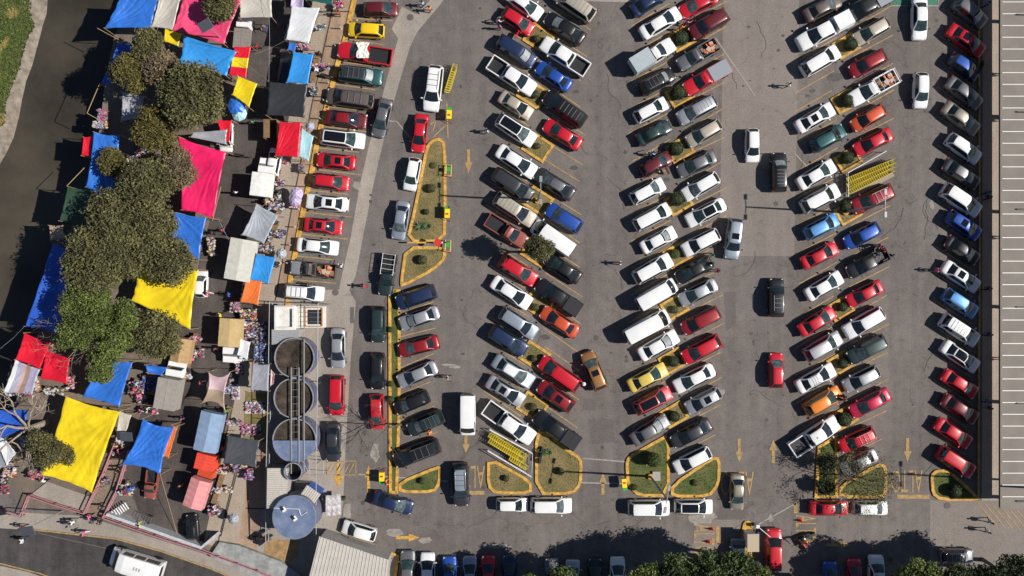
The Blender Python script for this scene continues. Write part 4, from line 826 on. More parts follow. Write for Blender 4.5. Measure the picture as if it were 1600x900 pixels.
BM = [bush_mesh(1, 'dark'), bush_mesh(2, 'olive'), bush_mesh(3, 'green')]
def bush(x, y, rpx, lab, v=0, hs=1):
    r = rpx/S; t = thing('bush', lab, 'bush', W(x, y, r*1.2, .08)); t.scale = (r, r, r*.95*hs)
    link('foliage', BM[v][0], t); link('branch_core', BM[v][1], t)
nm = ['first', 'second', 'third', 'fourth', 'fifth', 'sixth', 'seventh', 'eighth']
for i, (x, y, r) in enumerate([(1064, 59, 11.5), (1061, 144, 11.5), (1057, 232, 11), (1058, 311, 11), (1055, 397, 7.5), (1052, 565, 8.5), (1054, 651, 8.5)]): bush(x, y, r, f'clipped round bush, {nm[i]} from the top in the middle double row planters', 0 if i != 4 else 2)
for i, (x, y, r) in enumerate([(1330, 69, 10), (1325, 157, 9.5), (1325, 246, 10), (1322, 322, 9), (1317, 480, 7), (1317, 569, 7.5), (1320, 656, 11)]): bush(x, y, r, f'clipped round bush, {nm[i]} from the top in the third row planters', 0)
for i, (x, y, r) in enumerate([(839, 60, 5.5), (837, 147, 6.5), (840, 228, 5), (836, 480, 6), (834, 560, 5), (833, 636, 6)]): bush(x, y, r, f'small bush, {nm[i]} from the top in the first double row planters', 1)
for x, y, r, lb, v, hs in [(1021, 718, 11.5, 'large round green bush on the rounded island with the lamp', 2, 1.5), (674, 294, 7, 'round olive bush at the top of the long island', 1, 1), (660, 406, 7.5, 'clipped square looking bush at the bottom of the long island', 1, 1), (666, 331, 4.5, 'small dark bush in the middle of the long island', 0, 1),
    (791, 748, 5, 'small bush on the triangular lawn by the cart bay', 1, 1), (660, 752, 5, 'small round bush on the lawn above the navy sedan', 1, 1), (876, 737, 6, 'lone bush on the dry lawn right of the cart bay', 1, 1), (611, 515, 4.5, 'small bush at the upper narrow grass strip', 2, 1), (611, 600, 4.5, 'small bush in the middle of the narrow grass strip', 2, 1), (611, 624, 5, 'round bush lower on the narrow grass strip', 2, 1),
    (1087, 755, 5, 'low brownish bush on the lawn with curved kerb', 1, .7), (1494, 768, 10, 'round bush half shaded at the canopy end island', 0, 1), (991, 762, 5, 'low dark bush at the corner of the rounded island', 0, .8), (677, 258, 5, 'low round bush stump near the island top', 1, .5), (1054, 484, 6, 'pale scrubby bush, sixth planter of the middle row', 1, .8)]: bush(x, y, r, lb, v, hs)
def agave(x, y, lab, r=.55, seed=1):
    rr = random.Random(seed); mb = MB()
    for i in range(22):
        a = i*2.4; el = rr.uniform(.15, 1.0); d = Vector((math.cos(a)*math.cos(el), math.sin(a)*math.cos(el), math.sin(el))); s = Vector((-math.sin(a), math.cos(a), 0))*.05; b = Vector((0, 0, .05))
        mb.add([b-s, b+s, b+d*r*.6+s, b+d*r*.6-s, b+d*r], [(0, 1, 2, 3), (3, 2, 4)])
    mb.build('agave_plant', mat('agave_green', (.07, .12, .05), .6), label=lab, cat='plant').location = W(x, y, .1)
agave(657, 354, 'spiky rosette plant on the left of the long island', .75, 1); agave(668, 353, 'spiky green rosette plant right of another on long island', .6, 2); agave(846, 706, 'spiky plant at the top of the dry lawn', .7, 3); agave(857, 706, 'smaller spiky plant at the top right of the dry lawn', .5, 4)
# ---------------------------------------------------------------- market tarps
TC = {'blue': (.035, .17, .62), 'deep blue': (.03, .11, .52), 'sky blue': (.04, .30, .75), 'yellow': (.80, .60, .015), 'magenta': (.80, .018, .13), 'pink': (.78, .07, .18), 'red': (.72, .012, .035), 'cream': (.56, .52, .45), 'white': (.74, .75, .76), 'green': (.035, .075, .045),
      'black': (.035, .037, .042), 'silver': (.38, .41, .45), 'orange': (.85, .20, .045), 'light blue': (.42, .68, .75), 'gray': (.34, .35, .39), 'dark gray': (.075, .08, .09), 'lilac': (.50, .42, .62), 'pale pink': (.60, .42, .45), 'patchwork': (.40, .42, .52), 'teal': (.02, .12, .10), 'tan': (.38, .28, .20)}
def tarp_mat(c):
    return mat('tarp_'+c.replace(' ', '_'), TC[c], .42, var=.16, vscale=.45, detail=9, bump=.0, bscale=3, transl=.10, spec=.5)
STALL = []
def tarp(colr, q, label, z=(3.0,)*4, sag=.25, seed=0, curve=.05, poles=True, rid=.05, stripes=None, name='market_tarp'):
    rr = random.Random(seed+len(STALL)*13); N = 40; STALL.append(q)
    cs = [W(a[0], a[1], z[i]) for i, a in enumerate(q)]; ctr = sum(cs, Vector())/4; t = thing(name, label, 'tarp', (ctr.x, ctr.y, 0)); o = Vector((ctr.x, ctr.y, 0))
    ph = [rr.random()*6.28 for _ in range(8)]; size = ((cs[0]-cs[2]).length+(cs[1]-cs[3]).length)/2; vs = []
    fc = [rr.randint(5, 9) for _ in range(4)]; main = rr.randrange(4)
    for i in range(N+1):
        for k in range(N+1):
            u, v = i/N, k/N; cu = curve*(4*v*(1-v))*(1-2*u)*.5; cv_ = curve*(4*u*(1-u))*(1-2*v)*.5; uu, vv = u+cu, v+cv_
            p = cs[0].lerp(cs[1], uu).lerp(cs[3].lerp(cs[2], uu), vv); dz = -sag*math.sin(math.pi*u)*math.sin(math.pi*v)
            for c_, (a, b) in enumerate(((0, 0), (1, 0), (1, 1), (0, 1))):
                dx, dy = u-a, v-b; d = math.hypot(dx, dy)+1e-6; an = math.atan2(abs(dy), abs(dx))
                w_ = an*fc[c_]*1.7+ph[c_]+2.6*noise.noise(Vector((an*2.6, d*1.2, seed+c_*7)))
                dz += rid*(1.9 if c_ == main else .8)*(abs(math.sin(w_))**.7-.6)*(.35+1.3*abs(noise.noise(Vector((an*3.3, seed, c_*5)))))*1.6*math.exp(-d*(1.3 if c_ == main else 2.4))*min(1, d*4)*min(1, size/5)
            dz += rid*.5*noise.noise(Vector((u*2+seed, v*2, ph[0])))+rid*.35*noise.noise(Vector(((u+v)*16+seed, (u-v)*3, ph[1])))
            e = min(u, 1-u, v, 1-v)
            if e == 0: dz -= .10+.05*math.sin((u+v)*20+ph[2])
            vs.append(p+Vector((0, 0, dz))-o)
    mb = MB(); fs = [(i*(N+1)+k, (i+1)*(N+1)+k, (i+1)*(N+1)+k+1, i*(N+1)+k+1) for i in range(N) for k in range(N)]
    mb.add(vs, fs); ms = [tarp_mat(colr)]
    if stripes:
        ms = [tarp_mat(s) for s in stripes]; mb.mi = [min(len(ms)-1, int((f//N)/N*len(ms))) for f in range(N*N)]
    mb.build('sheet', ms, t, smooth=True)
    if poles:
        for i in range(4):
            c = cs[i]-o; MB().tube([c+Vector((0, 0, .1)), (c.x+rr.uniform(-.1, .1), c.y+rr.uniform(-.1, .1), 0 if W(q[i][0], q[i][1]).x > -52 or 1 else -4.5)], .035, None, 5).build('pole', M_BAMBOO, t)
    return t
T = tarp
T('blue', [(190, -12), (250, -12), (236, 44), (163, 44)], 'large bright blue tarp at the top left corner over the river', (3.3, 3.2, 3, 3.3), seed=1, rid=.1)
T('cream', [(250, -12), (284, -12), (270, 47), (236, 42)], 'cream tarp between the top blue tarp and the pink tarp', (3.1, 3.1, 3, 3), seed=2)
T('pink', [(286, -6), (380, -6), (350, 69), (268, 47)], 'wide pink tarp below the topmost olive tree', (3.3, 3.1, 2.9, 3), seed=3, rid=.1)
T('cream', [(372, -10), (425, -12), (425, 27), (374, 28)], 'cream white tarp right of the topmost olive tree', (3, 3, 2.9, 3), seed=4)
T('deep blue', [(184, 66), (222, 70), (205, 128), (157, 132)], 'deep blue tarp half hidden under the yellowish upper crown', (2.8,)*4, seed=5)
T('yellow', [(257, 44), (284, 52), (278, 72), (255, 64)], 'small yellow tarp between cream and upper blue tarps', (2.7,)*4, seed=6, sag=.1)
T('sky blue', [(286, 55), (370, 80), (354, 119), (280, 98)], 'bright blue wrinkled tarp directly below the pink tarp', (3, 3.1, 2.8, 3), seed=7, rid=.1)
STR = T('red', [(366, 72), (392, 72), (384, 122), (357, 117)], 'red and yellow striped tarp next to the blue wrinkled tarp', (2.4, 2.4, 2.2, 2.3), seed=8, sag=.1)
o_ = [k for k in STR.children if k.name.startswith('sheet')][0]; o_.data.materials.append(tarp_mat('yellow'))
for i_, p_ in enumerate(o_.data.polygons): p_.material_index = 1 if 14 < (i_ % 40) < 28 else 0
T('yellow', [(371, 118), (402, 130), (389, 168), (362, 148)], 'flat yellow tarp square beside the largest round crown', (2.6,)*4, seed=9, sag=.12)
T('blue', [(146, 206), (187, 211), (176, 325), (134, 292)], 'long blue tarp along the river below the upper trees', (3, 3, 2.9, 3), seed=10, rid=.1)
T('red', [(130, 214), (145, 212), (141, 245), (127, 243)], 'narrow red cloth hanging at the river edge', (2.4,)*4, seed=11, sag=.1)
T('green', [(105, 291), (144, 297), (136, 348), (92, 345)], 'dark green tarp jutting over the river', (2.9, 2.9, 2.8, 2.9), seed=12, sag=.15)
T('gray', [(190, 142), (224, 150), (222, 184), (189, 190)], 'pale gray tarp patch between crowns left of the largest round crown', (2.6,)*4, seed=51)
T('magenta', [(278, 213), (353, 237), (333, 342), (283, 328)], 'large magenta tarp right of the tree belt', (3.2, 3.2, 3, 3), seed=13, rid=.08)
T('gray', [(300, 207), (355, 202), (354, 226), (296, 214)], 'gray tarp strip above the large magenta tarp', (2.5,)*4, seed=14)
T('blue', [(275, 332), (322, 340), (311, 406), (240, 360)], 'blue tarp below the magenta tarp with a solar panel', (2.9,)*4, seed=15, rid=.1)
T('deep blue', [(82, 380), (118, 388), (92, 524), (38, 510)], 'long deep blue tarp along the river beside the widest crown', (3,)*4, seed=16, rid=.07)
T('yellow', [(215, 418), (310, 421), (297, 515), (205, 470)], 'yellow tarp in the middle partly under tree crowns', (3, 3.1, 2.9, 3), seed=17, rid=.09)
T('red', [(37, 520), (79, 536), (62, 577), (23, 562)], 'left of the two joined red tarps by the river', (3, 3, 2.8, 3), seed=18)
T('red', [(71, 547), (109, 560), (104, 600), (62, 592)], 'right of the two joined red tarps', (2.8, 2.9, 2.8, 2.7), seed=19)
T('patchwork', [(23, 562), (62, 577), (50, 617), (4, 614)], 'patchwork tarp of pale lilac, white and maroon pieces', (2.9,)*4, seed=20, stripes=['white', 'patchwork', 'pale pink', 'tan', 'lilac', 'patchwork'])
T('blue', [(155, 562), (207, 566), (186, 636), (128, 620)], 'light blue tarp under the small bright green crown', (3,)*4, seed=21, rid=.08)
T('blue', [(226, 570), (262, 574), (252, 587), (229, 582)], 'small blue tarp tip beside the gray box truck', (2.6,)*4, seed=22)
T('yellow', [(102, 619), (187, 643), (143, 770), (64, 742)], 'largest yellow tarp at the lower left', (3.3, 3.2, 3, 3.1), seed=23, rid=.11)
T('orange', [(268, 664), (277, 667), (263, 716), (254, 714)], 'thin orange tarp behind the lower blue tarp', (2.6,)*4, seed=24, sag=.05)
T('blue', [(223, 654), (273, 667), (250, 742), (188, 727)], 'bright blue peaked tarp at the lower market', (3.3, 3, 2.9, 3), seed=25, rid=.14, curve=.14)
T('deep blue', [(-10, 640), (44, 640), (38, 672), (-10, 690)], 'blue tarp under the thick pale limbs at the left edge', (2.6,)*4, seed=26, rid=.1)
T('white', [(-12, 675), (8, 688), (25, 708), (10, 728)], 'white tarp peak at the left edge', (3,)*4, seed=27)
T('gray', [(-30, 700), (-2, 690), (12, 728), (-20, 740)], 'gray white tarp cut by the left edge', (2.7,)*4, seed=28)
T('white', [(455, 9), (500, 11), (482, 68), (446, 62)], 'white tarp at the top between street and sidewalk', (3,)*4, seed=29, sag=.1, rid=.03)
T('teal', [(450, 36), (458, 38), (449, 63), (444, 61)], 'dark teal tarp strip at the edge of a white tarp', (2.8,)*4, seed=30, sag=.02, poles=False)
T('lilac', [(455, -10), (475, -10), (473, 22), (452, 20)], 'pale lilac tarp at the top edge above the white tarp', (2.7,)*4, seed=31)
T('teal', [(475, -20), (522, -20), (520, 8), (478, 0)], 'dark green teal tarp at the top edge by the sidewalk', (2.8,)*4, seed=32)
T('sky blue', [(458, 80), (490, 84), (481, 132), (447, 129)], 'blue tarp above the square black tarp', (2.9,)*4, seed=33, sag=.12, rid=.05)
T('black', [(419, 127), (481, 131), (476, 184), (416, 180)], 'square black tarp beside the sidewalk', (2.9,)*4, seed=34, sag=.15, rid=.03)
T('red', [(436, 190), (471, 190), (466, 246), (429, 244)], 'bright red tarp below the square black tarp', (2.9,)*4, seed=35, sag=.12, rid=.05)
T('light blue', [(471, 200), (490, 212), (482, 252), (467, 245)], 'small light blue tarp beside the bright red tarp', (2.5,)*4, seed=36, sag=.08, rid=.03)
T('silver', [(400, 318), (435, 336), (412, 381), (377, 367)], 'silver tarp stretched above the large white truck body', (3, 2.9, 2.9, 3), seed=37, rid=.06)
T('sky blue', [(400, 396), (431, 402), (419, 444), (390, 437)], 'small bright blue tarp left of the sidewalk', (2.7,)*4, seed=38, sag=.12, rid=.06)
T('orange', [(384, 435), (409, 439), (403, 477), (375, 472)], 'orange tarp touching the small bright blue tarp', (2.7,)*4, seed=39, sag=.12, rid=.04)
T('white', [(375, 529), (391, 534), (386, 563), (370, 555)], 'small white cloth canopy beside the tan truck', (2.4,)*4, seed=40, sag=.08)
HAM = T('pale pink', [(325, 581), (360, 581), (352, 643), (314, 630)], 'pink and tan stretched cloth between two trucks', (2.8,)*4, seed=41, sag=.25, curve=.30, rid=.02)
o_ = [k for k in HAM.children if k.name.startswith('sheet')][0]; o_.data.materials.append(tarp_mat('tan'))
for i_, p_ in enumerate(o_.data.polygons): p_.material_index = 1 if (i_ % 40) > 20 else 0
T('gray', [(394, 569), (421, 569), (419, 612), (391, 610)], 'light gray tarp beside the tank yard fence', (2.9,)*4, seed=42, sag=.1)
T('dark gray', [(355, 680), (406, 688), (400, 731), (348, 724)], 'dark gray tarp left of the half covered tank', (2.8,)*4, seed=43, sag=.15, rid=.05)
T('red', [(338, 186), (362, 188), (358, 222), (350, 222)], 'small red tarp below the blue umbrellas', (2.4,)*4, seed=61, sag=.08)
T('tan', [(76, 352), (98, 352), (100, 372), (78, 376)], 'small tan shelter roof above the long deep blue tarp', (2.3,)*4, seed=62, sag=.1)
T('white', [(202, 255), (228, 256), (226, 264), (200, 264)], 'small white sheet in the gap of the tree belt', (2.2,)*4, seed=63, sag=.05)
T('blue', [(452, 66), (464, 68), (460, 80), (449, 78)], 'tiny blue awning between two upper tarps', (2.3,)*4, seed=64, sag=.05)
T('dark gray', [(150, 650), (0+188, 660), (176, 690), (188, 640)][:0] or [(105, 360), (130, 352), (128, 380), (104, 384)], 'dark gray tarp patch between the green and deep blue tarps', (2.3,)*4, seed=65, sag=.1)
T('cream', [(186, 642), (205, 648), (190, 700), (180, 690)], 'narrow cream cloth strip along the right of the largest yellow tarp', (2.3,)*4, seed=66, sag=.1)
T('pale pink', [(423, 577), (429, 584), (427, 600), (422, 604)], 'small pink cloth on the tank yard fence', (2.2,)*4, seed=44, poles=False)
def umbrella(x, y, r, colr, label, h=2.3, n=8, person=False):
    t = thing('umbrella', label, 'umbrella', W(x, y, h, 0)); b = MB(); vs = [(0, 0, h+.05)]
    for ring, (f, z) in enumerate(((.55, h-.10), (1, h-.38))):
        for k in range(n*2):
            a = math.pi*k/n; rr_ = r*f*(1 if k % 2 == 0 else .93); vs.append((math.cos(a)*rr_, math.sin(a)*rr_, z-(0 if k % 2 == 0 else .03)))
    m = n*2; b.add(vs, [(0, 1+k, 1+(k+1) % m) for k in range(m)]+[(1+k, 1+m+k, 1+m+(k+1) % m, 1+(k+1) % m) for k in range(m)]); b.build('canopy', tarp_mat(colr), t)
    MB().tube([(0, 0, .9 if person else 0), (0, 0, h+.12)], .02, None, 6).build('pole', M_STEEL, t)
umbrella(368, 164, 1.0, 'blue', 'blue umbrella beside the flat yellow tarp'); umbrella(372, 176, .85, 'light blue', 'lighter blue umbrella below another blue umbrella', 2.0)
umbrella(363, 812, .62, 'gray', 'gray blue umbrella carried across the cracked sidewalk', 2.1, person=True); umbrella(438, 396, .6, 'silver', 'silver umbrella at the sidewalk beside the small blue tarp', 2.0)
umbrella(462, 302, .75, 'lilac', 'lilac umbrella on the sidewalk, upper part', 2.2); umbrella(460, 312, .7, 'lilac', 'second lilac umbrella overlapping the first on the sidewalk', 2.0); umbrella(483, 196, .5, 'patchwork', 'patterned pale parasol right of the wooden booth', 2.0)
# ---------------------------------------------------------------- heaps of clothes on ground cloths and tables
HC_ = [(.52, .51, .49), (.45, .04, .08), (.08, .12, .35), (.48, .26, .29), (.05, .05, .06), (.35, .5, .62), (.42, .08, .19), (.25, .2, .28), (.6, .45, .2), (.04, .16, .10)]
HM = [mat('cloth_%s' % n, c, .85) for n, c in zip(['white', 'red', 'navy', 'rose', 'black', 'pale_blue', 'hot_pink', 'plum', 'ochre', 'green'], HC_)]
def heap(x, y, l, w, ang, label, seed, table=True, mix=None, cat='clothes heap'):
    """l, w in photo pixels"""
    rr = random.Random(seed); l /= S; w /= S; c = W(x, y, .8 if table else .1, 0); z = .78 if table else .05; mix = (mix or list(range(10)))+[4, 7, rr.randrange(10)]
    if table:
        t = thing('stall_table', 'table under the '+label, 'table', c, R(ang)); MB().box((0, 0, .74), (l, w, .05)).build('table_top', M_WOOD, t)
        for sx in (-1, 1):
            for sy in (-1, 1): MB().tube([(sx*(l/2-.06), sy*(w/2-.06), 0), (sx*(l/2-.06), sy*(w/2-.06), .72)], .025, None, 5).build('leg', M_STEEL, t)
    q = MB() if table else MB().box((0, 0, .02), (l+.2, w+.2, .03), 0, 0)
    for _ in range(int(34+l*w*30)):
        a, b = rr.uniform(-.5, .5)*l, rr.uniform(-.5, .5)*w; s_ = rr.uniform(.08, .26); n = rr.randint(5, 7); h = rr.uniform(.05, .16); pts = []
        zz = z+rr.random()*.12
        for k in range(n): an = 6.283*k/n+rr.random()*.6; pts.append((a+math.cos(an)*s_*rr.uniform(.6, 1), b+math.sin(an)*s_*rr.uniform(.4, .8)))
        q.add([(p[0], p[1], zz-.03) for p in pts]+[(a+(p[0]-a)*.7, b+(p[1]-b)*.7, zz+h) for p in pts]+[(a, b, zz+h*1.25)], [(k, (k+1) % n, n+(k+1) % n, n+k) for k in range(n)]+[(n+k, n+(k+1) % n, 2*n) for k in range(n)], rr.choice(mix))
    q.build('heap_of_clothes', HM, label=label, cat=cat).location = c
HE = [(487, 42, 44, 8, 72, 'long heap of dark and pale clothes right of the top white tarp', [0, 4, 2, 7, 5]), (470, 74, 22, 9, -5, 'pale clothes heap between the white tarp and blue tarp below', [0, 3, 4]), (492, 104, 46, 9, 80, 'bright clothes heap right of the upper sidewalk blue tarp', None),
      (490, 142, 12, 12, 80, 'dark green plants heap at the upper corner of the black tarp', [4, 9, 4]), (436, 252, 26, 8, -8, 'pink and white clothes heap on the hood under the red tarp', [0, 3, 1]), (425, 308, 26, 20, 20, 'brown and white wares heap beside the white box truck', [0, 8, 4, 7]), (432, 322, 24, 12, -40, 'pale and blue wares heap above the silver tarp', [0, 5, 3, 4]),
      (438, 286, 14, 10, 0, 'black and white wares heap on the sidewalk near the white box truck', [0, 4]), (459, 321, 14, 7, 0, 'red wares heap beneath the lilac umbrellas', [1, 1, 3]), (425, 365, 34, 8, 68, 'pale blue wares heap along the right side of the silver tarp', [5, 0, 9, 4]), (412, 388, 30, 12, -15, 'dark mixed wares heap between silver and small blue tarps', [4, 5, 3, 0]),
      (367, 480, 14, 16, 80, 'pink clothes heap left of the orange tarp', [3, 0, 6]), (388, 492, 26, 18, 0, 'red and green toys heap below the orange tarp', [1, 9, 4, 0, 8]), (388, 515, 18, 30, 10, 'multicolored clothes heap right of the tan truck', None), (405, 520, 22, 34, 5, 'dark wares heap in the shade of the fence, upper', [4, 2, 4, 7]), (408, 552, 22, 30, 0, 'dark blue wares heap in the shade of the fence, lower', [2, 4, 2, 5]),
      (296, 552, 46, 12, 78, 'long bright clothes heap right of the brownish tree', [0, 6, 1, 3, 2]), (285, 588, 30, 8, 75, 'red and teal clothes heap beside the gray box truck', [1, 0, 5]), (213, 606, 24, 18, 60, 'orange red wares heap left of the gray box truck', [8, 1, 4, 3]), (222, 624, 16, 12, 50, 'pink and blue wares heap below the orange red wares', [6, 5, 4]), (232, 642, 28, 8, -12, 'pink clothes heap below the gray box truck', [6, 0, 3, 1]),
      (374, 572, 12, 24, 8, 'small pale wares heap at the cab of the tan truck', [0, 3, 1, 4]), (358, 608, 26, 12, 85, 'dark shoes laid out right of the pink stretched cloth', [4, 2, 7, 5]), (368, 614, 10, 18, 5, 'red and white wares cloth on the sidewalk', [0, 1, 0]), (352, 660, 52, 8, 76, 'long pink clothes heap right of the blue gray truck', [3, 6, 0, 4, 9]), (398, 637, 28, 16, -8, 'white and denim clothes heap beside the fence', [0, 0, 5, 2, 7]),
      (392, 672, 28, 14, -25, 'mixed clothes heap above the dark gray tarp', [3, 0, 6, 4, 7]), (390, 742, 16, 14, 0, 'purple wares heap on blue cloth below the dark gray tarp', [7, 2, 6, 0]), (340, 765, 46, 8, 72, 'long white and neon clothes heap right of the pink truck', [0, 8, 3, 5]), (347, 735, 20, 10, 10, 'pale wares heap between red trailer and gray tarp', [0, 4, 8, 3]), (373, 728, 24, 8, -12, 'dark wares heap under the lower edge of the gray tarp', [4, 7, 4]),
      (335, 797, 20, 14, 30, 'white pink clothes heap at the rear of the pink truck', [0, 3, 4]), (197, 765, 22, 18, 40, 'colorful fruit stall heap beside the ramp railing', [1, 5, 0, 8, 4]), (183, 700, 14, 24, -20, 'pink and dark wares heap beside the ramp top', [6, 4, 1]), (160, 180, 14, 18, -10, 'pink and red wares heap above the long river tarp', [6, 1, 3]), (157, 195, 22, 10, -5, 'pale boxes heap at the river edge', [0, 8, 5]),
      (14, 725, 14, 24, 15, 'pale wares heap by the white tarp peak', [0, 3, 8]), (14, 740, 22, 10, -20, 'gray and red wares heap at the left edge', [0, 1, 5]), (56, 742, 22, 12, -35, 'red and white wares heap at the corner of the big yellow tarp', [1, 0, 3, 1]), (8, 760, 12, 24, -10, 'red and green cloths at the left edge', [1, 9, 0]), (32, 612, 44, 14, -8, 'mixed wares heap below the patchwork tarp', [8, 1, 0, 4]), (55, 600, 12, 26, 25, 'orange brown produce heap beside the patchwork tarp', [8, 8, 1, 0]),
      (110, 595, 10, 24, 10, 'red wares heap right of the joined red tarps', [1, 0, 3]), (220, 240, 20, 12, 10, 'pale wares heap in a gap of the tree belt', [0, 5, 4, 1]), (330, 385, 12, 28, 5, 'brown crate stack beside the lower blue tarp', [8, 7]), (528, 5, 14, 16, 30, 'red and pink toys heap at the top of the sidewalk', [1, 6, 0]),
      (99, 375, 16, 18, 0, 'dark wares heap between the green and long blue tarps', [4, 0, 7, 8]), (116, 395, 14, 10, 20, 'white wares heap at the top of the long deep blue tarp', [0, 5]), (212, 250, 26, 10, 15, 'mixed wares heap in the tree belt gap, left part', [1, 0, 4, 5]), (90, 540, 30, 8, 20, 'brown wares heap above the joined red tarps', [8, 4, 1]), (270, 600, 12, 20, 10, 'dark wares heap left of the gray box truck cab', [4, 2, 7]), (240, 600, 34, 26, 80, 'dark blue clothes heap in the shade of the gray box truck', [2, 4, 2]),
      (305, 530, 18, 8, 80, 'pale clothes heap above the long bright clothes heap', [0, 3, 6]), (383, 452, 8, 14, 0, 'small plum wares heap behind the orange tarp', [7, 1]), (441, 365, 10, 14, 60, 'dark baskets heap on the sidewalk right of the silver tarp', [4, 8]), (445, 230, 10, 10, 0, 'small red wares heap under the light blue tarp', [1, 4]), (470, 262, 8, 12, 0, 'green wares heap below the light blue tarp', [9, 4]), (40, 690, 18, 14, 30, 'blue and pale wares heap below the thick pale limbs', [2, 5, 0]),
      (84, 612, 30, 12, -10, 'scattered brown produce heap above the largest yellow tarp', [8, 0, 4]), (166, 752, 10, 8, 40, 'small dark crate heap beside the ramp railing', [4, 8])]
for i, (x, y, l, w, a, lb, mx) in enumerate(HE):
    lowr = i in (22, 23, 25, 26, 4)
    heap(x, y, l, w, a, lb, 900+i, table=not lowr, mix=mx)
# ---------------------------------------------------------------- tanks, pump house, sheds
M_TANK = mat('tank_wall', (.12, .125, .19), .55, var=.2, vscale=1.5); M_TANKTOP = mat('tank_blue', (.12, .17, .29), .5, var=.18, vscale=.9, c2=(.19, .23, .33)); M_SLUDGE = mat('sludge_water', (.03, .022, .016), .3, var=.4, vscale=.7, c2=(.11, .085, .06), detail=9)
def tank(px, py, rpx, h, label, lvl=.9, lid=0):
    c = W(px, py, h, 0); r = rpx/S*(1-h/HC); t = thing('round_tank', label, 'tank', c); b = MB(); n = 48; vs = []
    for rr_, z in ((r, 0), (r, h), (r-.07, h), (r-.07, .05)):
        for k in range(n): a = 6.2832*k/n; vs.append((math.cos(a)*rr_, math.sin(a)*rr_, z))
    b.add(vs, [(i*n+k, i*n+(k+1) % n, (i+1)*n+(k+1) % n, (i+1)*n+k) for i in range(3) for k in range(n)]); b.build('wall', M_TANK, t)
    rim = MB(); vs = []
    for rr_, z in ((r+.03, h), (r+.03, h+.06), (r-.08, h+.06), (r-.08, h)):
        for k in range(n): a = 6.2832*k/n; vs.append((math.cos(a)*rr_, math.sin(a)*rr_, z))
    rim.add(vs, [(i*n+k, i*n+(k+1) % n, (i+1)*n+(k+1) % n, (i+1)*n+k) for i in range(3) for k in range(n)]); rim.build('rim', mat('tank_rim', (.24, .24, .25), .7, var=.25, vscale=3), t)
    if lid != 1: MB().cyl((0, 0, 0), r-.08, h*lvl, 48).build('water', M_SLUDGE, t)
    if lid == 1: MB().cyl((0, 0, h-.1), r-.02, .18, 48).build('lid', M_TANKTOP, t)
    if lid == 2:
        pts = [(math.cos(a)*(r-.02), math.sin(a)*(r-.02)) for a in [math.pi+math.pi*k/24 for k in range(25)]]; MB().prism(pts, h+.061, h+.12).build('half_lid', M_TANKTOP, t)
    return t
tank(460, 559, 31, 2.5, 'upper open round tank of brown water'); tank(459, 622, 31, 2.5, 'middle open round tank of brown water'); tank(460, 688, 34, 2.6, 'lower round tank half covered by a blue lid', lid=2)
t = tank(460, 808, 34, 3.4, 'closed blue round tank at the bottom of the yard', lid=1)
for dx, dy in ((-1.1, .85), (.05, -.1)): b = MB().box((dx, dy, 3.55), (.42, .5, .12), .6).build('hatch', PAINT['white'], t); MB().box((dx-.14, dy+.1, 3.63), (.25, .4, .04), .6).build('hatch_opening', M_TRIM, b)
MB().tube([(-2.1, 1.0, 3.56), (.5, .9, 3.56), (.75, .2, 3.56), (1.4, .6, 3.56)], .04, None, 5).build('pipe', PAINT['white'], t)
tank(458, 737, 14, 3.2, 'small dark open tank between the lids', lvl=.4)
t = thing('tank_bridge', 'steel walkway beams crossing the round tanks', 'walkway')
for x, y0, y1 in ((455, 574, 740), (467, 574, 735), (475, 530, 738)): MB().tube([W(x, y0, 2.75), W(x, y1, 2.75)], .07, None, 6).build('beam', M_STEEL, t)
b = MB()
for k in range(14): y = 576+k*11; b.tube([W(455, y, 2.78), W(467, y, 2.78)], .025, None, 4)
b.build('rung_set', M_STEEL, t)
def house(name, quad, h, label, roofm, wallm, ribs=0, parapet=0, ribw=.05, over=.1, ribm=None, cat='building', axis=0):
    cs = [W(a, b_, h) for a, b_ in quad]; poly = [(c.x, c.y) for c in cs]; t = thing(name, label, cat)
    MB().prism(poly, 0, h-.08).build('wall', wallm, t); o, i_ = inset(poly, -over); r = MB().prism(i_, h-.075, h)
    if parapet:
        a, b = inset(poly, .22); n = len(a)
        for k in range(n): m = (k+1) % n; r.prism([a[k], a[m], b[m], b[k]], h, h+.35)
    rf = r.build('roof', roofm, t)
    if ribs:
        q = MB(); A_, B_, C_, D_ = [Vector((*p, h+.01)) for p in (i_ if len(i_) == 4 else i_)]
        if axis: A_, B_, C_, D_ = B_, C_, D_, A_
        for k in range(ribs+1): u_ = (k+.5)/(ribs+1); q.tube([A_.lerp(B_, u_), D_.lerp(C_, u_)], ribw, None, 4)
        q.build('roof_rib_set', ribm or roofm, rf)
    return t
M_CORR = mat('corrugated_sheet', (.40, .41, .42), .45, metal=.2, var=.08); M_CORR2 = mat('white_corrugated', (.50, .465, .41), .5, var=.1, vscale=1.2); M_WHITEC = mat('white_render', (.66, .63, .58), .85, var=.15, vscale=1.5); M_CONCW = mat('concrete_wall', (.34, .32, .29), .85, var=.15)
house('pump_house', [(430, 479), (461, 479), (461, 514), (430, 514)], 2.6, 'pump house with flat concrete roof at the top of the yard', M_WHITEC, M_WHITEC, parapet=1)
house('lean_to_roof', [(426, 515), (468, 515), (462, 530), (426, 537)], 2.2, 'gray corrugated lean to below the pump house', M_CORR, M_CONCW, ribs=8, axis=1)
house('plant_room', [(419, 733), (448, 733), (447, 794), (418, 793)], 2.8, 'corrugated gray roofed shed above the closed blue tank', M_CORR2, M_CONCW, ribs=18, axis=1)
house('stair_shed', [(480, 760), (499, 773), (484, 794), (467, 779)], 2.6, 'small slanted corrugated shed with blue sides', M_CORR2, mat('blue_wall', (.03, .09, .35), .6), ribs=6)
